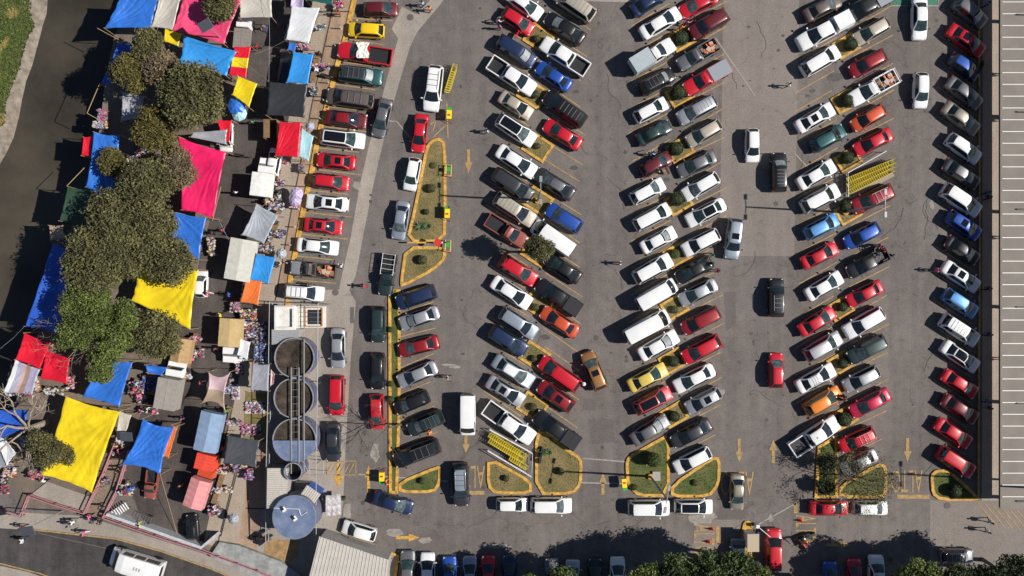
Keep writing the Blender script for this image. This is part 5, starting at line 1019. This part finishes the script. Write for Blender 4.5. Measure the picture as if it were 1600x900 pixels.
house('ribbed_roof_building', [(500, 840), (606, 876), (596, 960), (470, 960)], 3.4, 'building with white ribbed metal roof at the bottom edge', M_CORR2, M_CONCW, ribs=20, ribw=.045, ribm=mat('roof_seam', (.42, .40, .37), .6))
MB().strip(P((508, 828), (560, 845), (622, 868), (610, 960)), .35, .004, .14).build('kerb', M_YEL, kind='structure')
t = thing('screen_pit', 'open grated pit with orange frame beside the pump house', 'grated pit', W(491, 495))
MB().box((0, 0, .25), (2.6, 2.3, .5)).build('pit_wall', M_WHITEC, t); MB().box((.15, 0, .515), (1.5, 1.6, .03)).build('pit_opening', M_TRIM, t)
q = MB(); [q.box((-.85+.0, 0, .62), (.1, 2.0, .12)), q.box((1.0, 0, .62), (.1, 2.0, .12)), q.box((0, 1.0, .62), (1.9, .1, .12)), q.box((0, -1.0, .62), (1.9, .1, .12))]; q.build('frame', mat('rust_orange', (.5, .2, .05), .7), t)
q = MB(); [q.tube([(-1.9+.25*k, -1.05, 1.1), (-1.9+.25*k, 1.05, 1.1)], .02, None, 4) for k in range(5)]; [q.tube([(-1.9, -1+.5*k, 1.1), (1.1, -1+.5*k, 1.1)], .02, None, 4) for k in range(5)]; q.build('grating', M_STEEL, t)
t = thing('scaffold_frame', 'thin steel pipe frame right of the small dark tank', 'pipe frame'); q = MB()
for s_ in ([(470, 716), (506, 720)], [(483, 719), (483, 741)], [(506, 720), (505, 742)], [(478, 741), (507, 742)], [(470, 716), (484, 741)], [(462, 753), (498, 753)]): q.tube([W(a, b, 2.2) for a, b in s_], .03, None, 5)
for s_ in ((470, 716), (506, 720), (505, 742)): q.tube([W(*s_, 2.2), W(*s_, 2.2, 0)], .03, None, 5)
q.build('frame', M_STEEL, t)
def fence(pts, h, label, m=M_STEEL, rails=2, mesh=True, step=2.2, name='fence', rr_=.04, postm=None):
    t = thing(name, label, 'fence'); P_ = [W(a, b, h) for a, b in pts]
    for f in [1]+[k/rails for k in range(1, rails)]: MB().tube([(p.x, p.y, h*f) for p in P_], rr_, None, 5).build('rail', m, t)
    for a, b in zip(P_, P_[1:]):
        n = max(1, round((b-a).length/step))
        for k in range(n+1): c = a.lerp(b, k/n); MB().tube([(c.x, c.y, 0), (c.x, c.y, h)], rr_*1.2, None, 5).build('post', postm or m, t)
        if mesh:
            q = MB(); n2 = int((b-a).length/.14)
            for k in range(n2): c = a.lerp(b, k/n2); q.tube([(c.x, c.y, .1), (c.x, c.y, h)], .010, None, 3, caps=False)
            q.build('bar_set', m, t)
    return t
fence([(421, 472), (419, 600), (416, 720), (415, 852)], 2.3, 'tall steel bar fence along the left of the tank yard')
fence([(497, 474), (496, 600), (494, 725), (494, 853)], 2.3, 'thin pipe line running down the right of the tanks', mesh=False, rails=1, step=6)
fence([(418, 472), (512, 476)], 2.0, 'steel fence closing the top of the tank yard')
M_PINK = mat('pink_rail', (.42, .19, .21), .6, var=.2, vscale=3); M_GW = mat('gray_white_wall', (.45, .47, .48), .7, var=.15, vscale=2)
fence([(43, 775), (82, 789), (130, 803)], 1.1, 'pink railing below the big yellow tarp', M_PINK, rr_=.06, name='pink_railing')
fence([(130, 803), (160, 740), (187, 672)], 1.1, 'pink railing on the left of the ramp', M_PINK, rr_=.07, name='pink_railing')
fence([(160, 809), (180, 770), (200, 705)], 1.1, 'pink railing on the right of the ramp', M_PINK, rr_=.07, name='pink_railing')
fence([(160, 810), (240, 838), (310, 860), (400, 893), (450, 915)], 1.1, 'long pink railing along the street wall', M_PINK, rr_=.06, name='pink_railing')
fence([(43, 775), (30, 808), (0, 800), (-30, 790)], 1.1, 'pink railing at the left edge above the street', M_PINK, rr_=.06, name='pink_railing')
t = thing('boundary_wall', 'low gray white wall around the lower market corner', 'wall'); MB().strip([W(a, b, 1.4)[:2] for a, b in ((166, 804), (240, 830), (314, 856), (337, 837))], .32, 0, 1.4).build('wall', M_GW, t)
t = thing('ramp', 'boarded pedestrian ramp between two pink railings', 'ramp'); rq = P((133, 803), (158, 810), (199, 700), (188, 676)); MB().prism(rq, 0, .18).build('deck', mat('ramp_boards', (.20, .155, .12), .9, var=.2), t)
q = MB(); a0, a1, b0, b1 = [Vector((*p, .2)) for p in (rq[0], rq[3], rq[1], rq[2])]
for k in range(26): u_ = (k+.5)/26; q.tube([a0.lerp(a1, u_), b0.lerp(b1, u_)], .03, None, 4)
q.build('batten_set', M_WOOD, t)
MB().prism(P((50, 772), (75, 752), (140, 775), (130, 800)), 0, .15).build('raised_pavement', M_CONC, kind='structure')
t = thing('canal_culvert', 'weathered gray concrete slab along the street railing', 'concrete slab'); MB().prism(P((345, 845), (375, 850), (440, 875), (475, 900), (470, 930), (330, 868)), 0, .5).build('slab', mat('aged_concrete', (.27, .28, .27), .9, var=.3, vscale=1.2), t)
MB().sheet(P((415, 842), (468, 846), (466, 868), (440, 888), (412, 866)), .016).build('dry_soil', mat('dry_soil', (.30, .19, .09), .95, var=.3, vscale=1.5), kind='structure')
MB().sheet(P((384, 612), (416, 615), (414, 690), (380, 690)), .020).build('dry_soil', mat('dry_soil2', (.17, .135, .05), .95, var=.3, vscale=1.5), kind='structure')
t = thing('notice_boards', 'pale printed banners standing between shed and white hatchback', 'banners')
for k, (x, y, w, cc) in enumerate(((513, 790, .55, (.55, .5, .52)), (521, 790, .55, (.48, .34, .45)), (529, 788, .5, (.6, .6, .58)))):
    MB().box((0, 0, 0), (w, 2.2, .05)).build('banner', mat('banner%d' % k, cc, .6, var=.5, vscale=2.2, c2=(.75, .72, .70)), t).location = W(x, y, 1.2)
MB().strip(P((506, 777), (540, 777)), .3, 0, .9).build('hedge_trough', LEAF['dark'], label='narrow dark hedge trough above the pale banners', cat='hedge')
# wooden booth, solar lamps, signs
t = thing('wooden_booth', 'open wooden booth left of the bright red tarp', 'booth', W(425, 203, 1.5, 0)); b = MB()
for dx in (-.7, .7): b.box((dx, 0, 1.1), (.06, 2.0, 2.2))
b.box((0, 1.0, 1.1), (1.4, .06, 2.2)); b.build('wall', M_WOOD, t); MB().box((-.35, 0, 2.2), (.6, 1.9, .05)).build('roof', M_WOOD, t)
def solar(bx, by, h, label, hx, hy, rot):
    t = thing('solar_street_lamp', label, 'street lamp', W(bx, by)); o = W(bx, by); e = W(hx, hy, h)-o
    MB().tube([(0, 0, 0), (0, 0, h-.6), (e.x*1.0, e.y*1.0, h)], .07, .05, 8).build('pole', M_STEEL, t)
    m = MB().box((0, 0, 0), (1.25, .95, .05)).box((0, 0, -.04), (1.32, 1.02, .03), 0, 1).build('solar_panel', [mat('solar_cells', (.06, .065, .075), .25), M_CHROME], t); m.location = (e.x, e.y, h); m.rotation_euler = (R(18), 0, R(rot))
solar(357, 70, 6.8, 'solar lamp whose panel floats over the pink tarp', 321, 40, 30); solar(283, 362, 4.6, 'solar lamp whose panel floats over the lower blue tarp', 260, 359, 20); solar(98, 798, 6.5, 'solar lamp leaning out over the street pavement', 43, 830, 10); solar(205, 690, 3.0, 'small solar panel post beside the blue peaked tarp', 197, 683, 0)
def lamp(bx, by, h, label, arms=2, arm=1.05, da=90, cross=False):
    o = W(bx, by); t = thing('lamp_post', label, 'lamp post', o)
    MB().cyl((0, 0, .05), .32, .35, 12).build('base', M_YEL, t); MB().tube([(0, 0, .2), (0, 0, h)], .13, .08, 10).build('pole', mat('pole_gray', (.22, .22, .22), .5), t)
    for k in range(4 if cross else 2):
        a = R(da+(90 if cross else 180)*k); x, y = math.cos(a), math.sin(a); m = MB().tube([(0, 0, h), (x*arm*.7, y*arm*.7, h+.05)], .045, None, 6).build('arm', M_STEEL, t)
        m2 = MB().box((x*arm*1.05, y*arm*1.05, h+.06), (.62, .30, .12), a, 0, (.9, .8)); m2.build('lamp_head', M_STEEL, t)
lamp(1320, 332, 10.3, 'double headed lamp post in the third row planter with red rack car'); lamp(840, 314, 10.3, 'double headed lamp post in a first double row planter'); lamp(1016, 744, 10.3, 'double headed lamp post on the rounded green island', da=80); lamp(1612, 752, 13.6, 'four headed lamp post behind the canopy end', cross=True)
MB().box((0, 0, .2), (.85, 1.0, .3)).build('concrete_plinth', M_CONCW, label='pale square concrete plinth beside the lamp on the round island', cat='plinth').location = W(1025, 743)
for i, (x, y) in enumerate([(533, 45), (525, 73), (514, 130), (507, 158), (501, 186), (480, 271), (468, 327), (462, 355), (455, 383), (450, 411)]):
    t = thing('bollard', f'thin white bollard on the sidewalk kerb, {(nm+["ninth", "tenth"])[i]} from the top', 'bollard', W(x, y), 0, 'bollards along the sidewalk kerb'); MB().cyl((0, 0, 0), .06, 1.0, 8).build('post', PAINT['white'], t); MB().cyl((0, 0, 1.0), .065, .06, 8).build('cap', M_CHROME, t)
t = thing('stop_sign', 'round red stop sign on striped barrier across the long island', 'sign'); p = W(684, 379, 1.9)
MB().tube([(p.x, p.y, 1.86), (p.x, p.y, 1.9)], .42, None, 8).build('sign_face', M_CR, t); MB().tube([(p.x, p.y, .1), (p.x, p.y, 1.86)], .04, None, 6).build('post', M_STEEL, t)
b = MB(); a0, a1 = W(636, 379, 1), W(697, 379, 1)
for k in range(12): c = a0.lerp(a1, (k+.5)/12); b.box((c.x, c.y, .95), ((a1-a0).length/12, .16, .12), 0, k % 2 if k > 6 else 2)
b.build('barrier_board', [PAINT['white'], M_TRIM, M_YEL], t)
# gate booth and barriers
t = thing('gate_booth', 'small white roofed gate booth with yellow rounded kerb', 'booth', W(1169, 842, 0)); MB().prism(smooth_poly([(-.75, -3.6), (.55, -3.6), (.55, 2.0), (-.75, 2.0)], 2), 0, .15).build('kerb_island', M_YEL, t); MB().box((-.05, .2, 1.1), (1.0, 1.6, 2.0)).build('wall', M_WHITEC, t); MB().box((-.05, .2, 2.15), (1.25, 1.9, .12)).build('roof', mat('booth_roof', (.42, .34, .24), .7), t)
MB().box((.8, 1.6, .5), (.35, .35, 1.0)).build('barrier_motor', PAINT['white'], t); MB().box((.9, -2.6, .5), (.4, .4, 1.0)).build('ticket_machine', PAINT['white'], t); MB().tube([(.8, 1.6, 1.0), (2.1, .5, 1.05)], .04, None, 6).build('barrier_arm', PAINT['white'], t)
for x, y, lb in ((1112, 826, 'red traffic cone left of the gate booth, upper'), (1107, 846, 'red traffic cone left of the gate booth, lower'), (1250, 813, 'red traffic cone on the lettering right of the gate')):
    t = thing('traffic_cone', lb, 'traffic cone', W(x, y), 0, 'red traffic cones at the gate'); MB().box((0, 0, .03), (.4, .4, .06)).build('base', M_CR, t); MB().cyl((0, 0, .05), .16, .7, 12, 0, .03).build('cone', M_CR, t)
# long canopy on the right
HCN = 3.6; t = thing('long_canopy', 'long metal roofed walkway canopy along the right edge', 'canopy'); x0 = W(1563, 0, HCN).x; x1 = x0+4.75; y1 = 40; y0 = W(0, 795, HCN).y
m_can = mat('canopy_sheet', (.19, .165, .14), .75, var=.10, vscale=.5); MB().box(((x0+x1)/2, (y0+y1)/2, HCN-.08), (x1-x0, y1-y0, .16)).build('roof', m_can, t)
q = MB(); y = W(0, 776, HCN).y+.0; k = 0
while y < 38: q.box(((x0+x1)/2+.08, y, HCN+.02), (x1-x0-.2, .07, .06)); y += 18.4/S*(1-HCN/HC)
q.build('seam_set', mat('seam_white', (.75, .73, .70), .4), t)
for k in range(7):
    y = W(0, 36+k*148.5, 0).y; MB().box((x1-.3, y, (HCN-.17)/2), (.38, .38, HCN-.17)).build('column', M_CONCW, t)
MB().box((x0+.06, (y0+y1)/2, HCN-.25), (.10, y1-y0-.2, .16)).build('gutter', M_DARK, t)
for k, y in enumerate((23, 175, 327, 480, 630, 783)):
    p = W(1588, y, HCN); MB().tube([(p.x, p.y, HCN+.12), (x1-.1, p.y-.05, HCN+.12)], .08, None, 6).build('roof_shadow_bar', M_TRIM, t)  # dark tubes standing in for the shadows of poles cast on the roof
# ---------------------------------------------------------------- cables
for i, s_ in enumerate([[(420, -10, 4), (420, 127, 3)], [(420, 127, 3), (374, 92, 3)], [(340, 340, 3), (372, 410, 3)], [(452, 60, 3.2), (398, 85, 3)], [(0, 545, 3), (38, 510, 3)]]):
    a, b = W(*s_[0]), W(*s_[1]); m_ = a.lerp(b, .5)-Vector((0, 0, .3)); MB().tube([a, m_, b], .015, None, 4).build('cable', M_STEEL, label=['long cable crossing the market street from the top edge', 'cable from black tarp to the striped tarp', 'cable down from the magenta tarp', 'cable from white tarp across the street', 'rope from deep blue tarp over the river'][i], cat='cable')
MB().tube([W(345, 292, 3), W(332, 345, 3)], .04, None, 5).build('tent_pole', M_BAMBOO, label='wooden pole leaning along the magenta tarp edge', cat='pole')
MB().tube([W(250, 740, 3), W(278, 838, .2)], .025, None, 5).build('guy_rope', M_BAMBOO, label='long rope from the blue peaked tarp to the wall', cat='rope')
for i, (a, b) in enumerate([((152, 44), (185, 62)), ((136, 177), (156, 130)), ((136, 177), (160, 190)), ((105, 290), (132, 262)), ((78, 355), (96, 366))]): MB().tube([W(*a, 3.4), W(*b, 3.2)], .04, None, 5).build('tent_pole', M_BAMBOO, label=['pole jutting over the river from the top blue tarp', 'upper slanted pole above the long river tarp', 'short slanted pole beside pink wares', 'slanted pole above the green tarp', 'short pole stub below the green tarp'][i], cat='pole')
# ---------------------------------------------------------------- people
def skin_mesh(name, verts, edges, radii, sub=1):
    me = bpy.data.meshes.new(name); me.from_pydata(verts, edges, []); o = bpy.data.objects.new(name, me); col.objects.link(o)
    md = o.modifiers.new('s', 'SKIN'); md.use_smooth_shade = True
    for i, r in enumerate(radii): me.skin_vertices[0].data[i].radius = (r, r) if not isinstance(r, tuple) else r
    me.skin_vertices[0].data[0].use_root = True
    if sub: m2 = o.modifiers.new('b', 'SUBSURF'); m2.levels = sub; m2.render_levels = sub
    bpy.context.view_layer.update(); dg = bpy.context.evaluated_depsgraph_get(); out = bpy.data.meshes.new_from_object(o.evaluated_get(dg)); bpy.data.objects.remove(o); return out
def person_mesh(pose):
    st, arm, bend = pose  # stride, arm swing / reach, forward bend
    V = [(0, 0, .95), (bend*.35, 0, 1.18), (bend, 0, 1.40), (bend*1.15, 0, 1.49), (bend*1.3+.02, 0, 1.60), (bend*1.35+.02, 0, 1.70)]; E = [(0, 1), (1, 2), (2, 3), (3, 4), (4, 5)]; Rr = [(.15, .11), (.13, .10), (.15, .10), .055, .10, .085]
    for s_ in (-1, 1):
        o = len(V); kx = s_*st; V += [(0, s_*.09, .88), (kx*.5+.03, s_*.10, .50), (kx, s_*.10, .08), (kx+.17, s_*.12, .04)]; E += [(0, o), (o, o+1), (o+1, o+2), (o+2, o+3)]; Rr += [.10, .065, .045, .045]
        o = len(V); ax = -s_*st*.6+arm; V += [(bend, s_*.19, 1.38), (bend+ax*.5-.02, s_*.25, 1.12), (bend+ax+.06+abs(arm)*.4, s_*.22, .92+abs(arm)*.4), (bend+ax+.13+abs(arm)*.5, s_*.21, .86+abs(arm)*.45)]; E += [(2, o), (o, o+1), (o+1, o+2), (o+2, o+3)]; Rr += [.065, .045, .035, .038]
    hd = len(V); V += [(bend*1.35+.12, 0, 1.62)]; E += [(4, hd)]; Rr += [.02]
    me = skin_mesh('person_body', V, E, Rr)
    for m in (PAINT['white'], PAINT['black'], M_SKIN, M_TRIM): me.materials.append(m)
    for p in me.polygons:
        c = p.center; 
        mi = 2 if c.z > 1.455 or (abs(c.y) > .17 and c.z < 1.06 and c.z > .5+.0) or (arm and c.x > bend+.28 and c.z > .9) else (0 if c.z > .92 else (3 if c.z < .10 else 1))
        p.material_index = mi
    for i in range(len(V)): pass
    return me
POSES = [(.26, 0, 0), (.05, 0, .02), (.18, .30, .10), (.02, .28, .22), (.30, .05, .03)]
PM = []
for k_ in POSES:
    me_ = person_mesh(k_); b_ = k_[2]; hx = b_*1.35+.0
    h = MB(); n = 10
    vs = [(hx-.01, 0, 1.83)]
    for j_, (f, z) in enumerate(((.07, 1.815), (.105, 1.75), (.112, 1.67), (.09, 1.58))):
        for k in range(n): a = 6.283*k/n; vs.append((hx-.012+math.cos(a)*f-(.02 if j_ > 1 else 0), math.sin(a)*f, z+(.06 if j_ > 1 and math.cos(a) > .2 else 0)))
    h.add(vs, [(0, 1+k, 1+(k+1) % n) for k in range(n)]+[(1+j_*n+k, 1+(j_+1)*n+k, 1+(j_+1)*n+(k+1) % n, 1+j_*n+(k+1) % n) for j_ in range(3) for k in range(n)])
    ht = MB().cyl((hx+.01, 0, 1.74), .20, .02, 14).cyl((hx+.0, 0, 1.76), .115, .10, 12, 0, .09)
    PM.append((me_, h.mesh('hair', [M_HAIR], True), ht.mesh('hat', [PAINT['white']])))
CL = {'white': (.68, .68, .67), 'red': (.45, .02, .03), 'pink': (.7, .12, .3), 'blue': (.04, .10, .38), 'light blue': (.3, .45, .62), 'black': (.012, .012, .015), 'gray': (.2, .2, .21), 'orange': (.85, .22, .03), 'green': (.03, .25, .06), 'dark blue': (.015, .025, .09), 'yellow': (.75, .6, .03), 'beige': (.45, .36, .26), 'purple': (.16, .06, .2), 'maroon': (.16, .02, .03)}
CLM = {k: mat('clothing_'+k.replace(' ', '_'), c, .85) for k, c in CL.items()}
def person(x, y, ang, top, bot, label, pose=0, hat=None, h=1.0, z=0):
    t = thing('person', label, 'person', W(x, y, 1.4, z), R(ang)); t.scale = (h, h, h)
    me, hr, ht = PM[pose]; b = link('body', me, t)
    for i, m in ((0, CLM[top]), (1, CLM[bot])): b.material_slots[i].link = 'OBJECT'; b.material_slots[i].material = m
    link('hair', hr, t)
    if hat: o = link('hat', ht, t); o.material_slots[0].link = 'OBJECT'; o.material_slots[0].material = CLM[hat]
PE = [(761, 203, 200, 'white', 'blue', 'person in white shirt walking left of a white tall car', 0), (699, 590, 0, 'beige', 'black', 'person in beige shirt walking on the lane beside a silver sedan', 0), (776, 31, 20, 'white', 'black', 'person in white at the open door of the red car', 3), (780, 40, 60, 'pink', 'black', 'person in pink behind the red car with open door', 1),
      (912, 600, 60, 'dark blue', 'black', 'person in white hat beside the bronze car', 1, 'white'), (971, 411, 180, 'white', 'black', 'person in white shirt carrying things across the wide lane', 2), (1073, 33, 30, 'pink', 'dark blue', 'person in pink between white sedan and red car at the top', 2), (1063, 42, 40, 'orange', 'black', 'person in orange near the top round bush', 3),
      (1234, 131, 190, 'white', 'maroon', 'person in white and maroon walking on the pale lane', 0), (1115, 397, 240, 'green', 'black', 'person in green at the rear of the black sedan', 2), (1117, 411, 200, 'dark blue', 'black', 'person in dark clothes behind the black sedan', 3), (1123, 423, 180, 'red', 'black', 'person in red behind the black sedan', 0),
      (1372, 384, 270, 'beige', 'black', 'person in beige at the rear of the black pickup', 2), (1380, 382, 230, 'pink', 'dark blue', 'person in pink at the rear of the black pickup', 3), (1382, 391, 210, 'red', 'black', 'person in red at the rear of the black pickup', 1), (1370, 395, 300, 'dark blue', 'black', 'person in dark blue beside the bed of the black pickup', 3),
      (1466, 422, 180, 'pink', 'gray', 'person in pink walking at the tail of a white sedan', 0), (1550, 817, 20, 'light blue', 'black', 'person in light blue crossing the hatched paving', 0), (1545, 832, 10, 'white', 'black', 'person in white below another on the hatched paving', 4), (1546, 300, 0, 'blue', 'black', 'person in blue on the shaded walkway, middle', 0), (1547, 308, 30, 'black', 'black', 'person in black walking beside one in blue', 4),
      (1546, 628, 0, 'blue', 'dark blue', 'person in blue on the shaded walkway, lower', 0), (1548, 638, 0, 'black', 'gray', 'person in black on the shaded walkway, lower', 4), (1545, 5, 0, 'blue', 'black', 'person in blue on the shaded walkway at the top', 0), (1547, 451, 180, 'black', 'black', 'person in black on the walkway near a black car', 0), (1548, 523, 180, 'dark blue', 'black', 'person in dark blue on the walkway beside a white tall car', 0),
      (1577, 112, 0, 'gray', 'black', 'person under the canopy near the top', 0), (1576, 184, 0, 'black', 'black', 'person under the canopy beside the champagne sedan', 0), (1575, 370, 0, 'gray', 'black', 'person under the canopy in the middle', 4), (1573, 562, 0, 'white', 'black', 'person under the canopy lower down', 0),
      (672, 11, 200, 'orange', 'black', 'person with orange bag at the top beside the pale strip', 2), (661, 3, 190, 'light blue', 'black', 'person in light blue carrying a load at the top edge', 2), (593, 31, 180, 'black', 'black', 'person in black between the maroon and yellow cars', 3), (602, 756, 30, 'orange', 'orange', 'person in orange vest pushing cart stand by the grass strip', 2),
      (1181, 842, 270, 'dark blue', 'dark blue', 'gate guard in blue uniform beside the booth', 1, 'white'), (1187, 835, 200, 'blue', 'black', 'second guard in blue beside the red gate car', 3), (1017, 240, 30, 'light blue', 'black', 'person in light blue leaning into the maroon hatchback', 3), (1029, 266, 30, 'beige', 'black', 'person in beige at the lower side of the maroon hatchback', 1),
      (1315, 625, 10, 'black', 'black', 'person in black between orange hatchback and magenta sedan', 3), (1321, 620, 200, 'maroon', 'black', 'person in maroon between orange hatchback and magenta sedan', 1), (673, 676, 200, 'orange', 'gray', 'person in orange between the black wagon and dark green car', 3), (480, 445, 0, 'black', 'black', 'person in black above the white rack car', 1), (531, 417, 90, 'white', 'gray', 'person in white at the tail of the loaded old pickup', 2),
      (571, 447, 180, 'red', 'black', 'person in red left of the dark green pickup', 3), (400, 71, 160, 'red', 'black', 'person in red walking on the upper market street', 0), (323, 458, 330, 'pink', 'white', 'person in pink and white walking beside the yellow tarp', 0), (356, 460, 180, 'blue', 'blue', 'person in blue walking left of the orange tarp', 0), (312, 599, 10, 'red', 'white', 'person in red walking right of the gray box truck', 0),
      (212, 598, 250, 'light blue', 'dark blue', 'shopper in light blue at the orange red wares', 3), (208, 608, 0, 'red', 'gray', 'shopper in red left of the orange red wares', 1), (217, 618, 200, 'pink', 'dark blue', 'shopper in pink between two wares heaps', 3), (226, 641, 0, 'white', 'black', 'shopper in white at the pink clothes heap', 3), (238, 644, 160, 'pink', 'black', 'shopper in pink at the pink clothes heap', 1),
      (128, 835, 160, 'pink', 'white', 'person in bright pink walking on the street pavement', 0), (112, 817, 200, 'white', 'gray', 'person in white pushing a stroller on the pavement', 2), (106, 822, 200, 'gray', 'black', 'person in gray beside the one with a stroller', 1), (137, 809, 200, 'pink', 'black', 'person in pink top at the foot of the ramp', 0), (142, 815, 190, 'dark blue', 'black', 'person in dark blue at the foot of the ramp', 0), (153, 817, 20, 'black', 'black', 'person in black near the ramp railing foot', 4),
      (31, 826, 180, 'maroon', 'black', 'person in maroon on the street pavement at the left', 0), (32, 846, 200, 'white', 'dark blue', 'person in white stepping off the kerb at the left', 4), (156, 793, 70, 'dark blue', 'black', 'person walking up the lower end of the ramp', 0), (181, 738, 70, 'black', 'black', 'person in black near the top of the ramp', 0), (184, 732, 250, 'black', 'gray', 'second person in black near the top of the ramp', 4), (214, 822, 20, 'yellow', 'black', 'person in yellow behind the low gray wall', 3),
      (363, 813, 200, 'gray', 'black', 'person hidden under the gray blue umbrella', 0), (333, 771, 180, 'black', 'dark blue', 'person in black at the neon clothes heap', 3), (331, 797, 30, 'white', 'black', 'person in white bending at the rear of the pink truck', 3), (358, 736, 250, 'gray', 'black', 'person in gray below the dark gray tarp', 1), (369, 735, 200, 'purple', 'black', 'person in purple below the dark gray tarp', 3), (383, 737, 0, 'pink', 'black', 'person in pink at the purple wares', 3),
      (424, 297, 200, 'black', 'black', 'person in black at the brown and white wares', 3), (436, 300, 180, 'black', 'gray', 'person in dark clothes left of the lilac umbrellas', 1), (418, 314, 200, 'beige', 'black', 'person in beige among the wares by the white box truck', 3), (431, 347, 180, 'black', 'black', 'person in black right of the silver tarp', 1), (416, 373, 0, 'light blue', 'black', 'person in light blue below the silver tarp corner', 3), (432, 415, 180, 'dark blue', 'black', 'person in dark blue right of the small blue tarp', 1), (437, 411, 180, 'beige', 'black', 'person in beige right of the small blue tarp', 1),
      (394, 502, 90, 'black', 'black', 'person in black below the orange tarp', 1), (381, 507, 200, 'white', 'black', 'person in white right of the tan canvas', 3), (399, 530, 120, 'gray', 'black', 'person in gray in the fence shade', 1), (376, 548, 200, 'purple', 'black', 'person in purple near the small white canopy', 1), (362, 594, 200, 'gray', 'black', 'person in gray near the shoes laid out', 3), (354, 642, 200, 'green', 'black', 'person in green beside the long pink heap', 3), (350, 700, 200, 'red', 'black', 'person in red beside the blue gray truck', 3),
      (465, 69, 90, 'pink', 'black', 'person in pink below the top white tarp', 1), (499, 82, 200, 'black', 'black', 'person in black right of the upper blue tarp', 1), (495, 108, 180, 'white', 'blue', 'person in white at the bright clothes heap', 3), (529, 18, 200, 'red', 'gray', 'person in red at the top of the sidewalk', 1), (300, 562, 180, 'pink', 'black', 'person in pink at the long bright clothes heap', 3), (190, 768, 30, 'maroon', 'black', 'person in maroon at the fruit stall', 1), (207, 763, 200, 'blue', 'black', 'person in blue cap at the fruit stall', 3, 'blue'), (181, 707, 20, 'pink', 'black', 'person in pink near the ramp top stall', 3),
      (20, 735, 0, 'white', 'gray', 'person in white between pale wares at the left', 1), (50, 748, 100, 'red', 'black', 'person in red at the corner of the big yellow tarp', 3), (66, 754, 120, 'white', 'black', 'person in white at the corner of the big yellow tarp', 3), (331, 363, 200, 'black', 'black', 'person in black right of the lower blue tarp', 1), (262, 680, 90, 'white', 'blue', 'person in white right of the blue peaked tarp', 0), (282, 655, 270, 'purple', 'black', 'person in purple left of the blue gray truck', 0), (290, 505, 80, 'light blue', 'black', 'person in light blue right of the middle yellow tarp', 4), (335, 545, 260, 'maroon', 'gray', 'person in maroon left of the tan truck', 0), (345, 360, 90, 'red', 'blue', 'person in red on the street left of the silver tarp', 4), (366, 300, 80, 'white', 'black', 'person in white on the street right of the magenta tarp', 0), (392, 190, 90, 'green', 'black', 'person in green on the street left of the wooden booth', 0), (410, 40, 270, 'gray', 'blue', 'person in gray on the street near the top white tarp', 4), (280, 760, 90, 'orange', 'black', 'person in orange left of the pink truck', 0), (342, 492, 200, 'yellow', 'black', 'person in yellow left of the tan canvas', 0), (248, 690, 60, 'gray', 'gray', 'x', 0)]
for p_ in PE[:-1]: person(*p_[:6], *p_[6:])
# ---------------------------------------------------------------- motorbikes, stroller
def motorbike(x, y, ang, label, colr='black'):
    t = thing('motorbike', label, 'motorbike', W(x, y, .6, 0), R(ang), 'parked motorbikes')
    for xx in (-.65, .65): MB().tube([(xx, -.06, .31), (xx, .06, .31)], .31, None, 14).build('wheel', M_TYRE, t)
    MB().box((.12, 0, .78), (.5, .26, .24), 0, 0, (.8, .7)).build('fuel_tank', PAINT[colr], t); MB().box((-.4, 0, .80), (.65, .26, .1)).build('seat', M_TRIM, t); MB().box((0, 0, .42), (.6, .22, .4)).build('engine', M_CHROME, t)
    MB().tube([(.38, -.38, 1.05), (.45, 0, 1.0), (.38, .38, 1.05)], .02, None, 5).build('handlebar', M_TRIM, t); MB().tube([(.45, 0, 1.0), (.65, 0, .31)], .04, None, 5).build('fork', M_CHROME, t)
for a in [(510, 106, 20, 'upper of two motorbikes left of the teal car'), (512, 119, -15, 'lower of two motorbikes left of the teal car'), (377, 243, -10, 'motorbike crossing the street right of the magenta tarp'), (1256, 850, -60, 'motorbike with rider right of the red gate car', 'red'), (1262, 838, 200, 'motorbike just above the one with orange rider'), (1532, 106, 60, 'black motorbike at the nose of the small blue car'), (405, 838, 40, 'black motorbike at the lower end of the yard fence'), (414, 845, 35, 'dark red motorbike beside the yard fence end', 'maroon'), (845, 712, 80, 'bicycle like motorbike against the cart bay rail'), (1388, 404, 30, 'black motorbike carried behind the black pickup')]: motorbike(*a)
person(1257, 846, -60, 'orange', 'dark blue', 'rider in orange and blue on the motorbike near the gate', 2, z=.2)
t = thing('wheelbarrow_cart', 'metal frame cart behind the low gray wall', 'cart', W(225, 810, .6, 0), R(-25)); b = MB(); [b.tube([(-.7, s_*.4, .75), (.8, s_*.4, .75), (.8, s_*.4, .1)], .03, None, 5) for s_ in (-1, 1)]; [b.tube([(-.7+.3*k, -.4, .75), (-.7+.3*k, .4, .75)], .02, None, 4) for k in range(6)]; b.build('frame', M_CHROME, t); [MB().tube([(.5, s_*.42, .2), (.5, s_*.46, .2)], .2, None, 12).build('wheel', M_TYRE, t) for s_ in (-1, 1)]
t = thing('white_folding_rack', 'white slatted metal rack near the wall corner', 'rack', W(188, 797, .5, 0), R(33)); b = MB(); [b.box((-1.0+.28*k, 0, .75), (.12, .8, .05)) for k in range(8)]; b.build('slat_set', PAINT['white'], t); [MB().tube([(s_, q_, 0), (s_, q_, .73)], .03, None, 5).build('leg', M_STEEL, t) for s_ in (-1, 1) for q_ in (-.35, .35)]
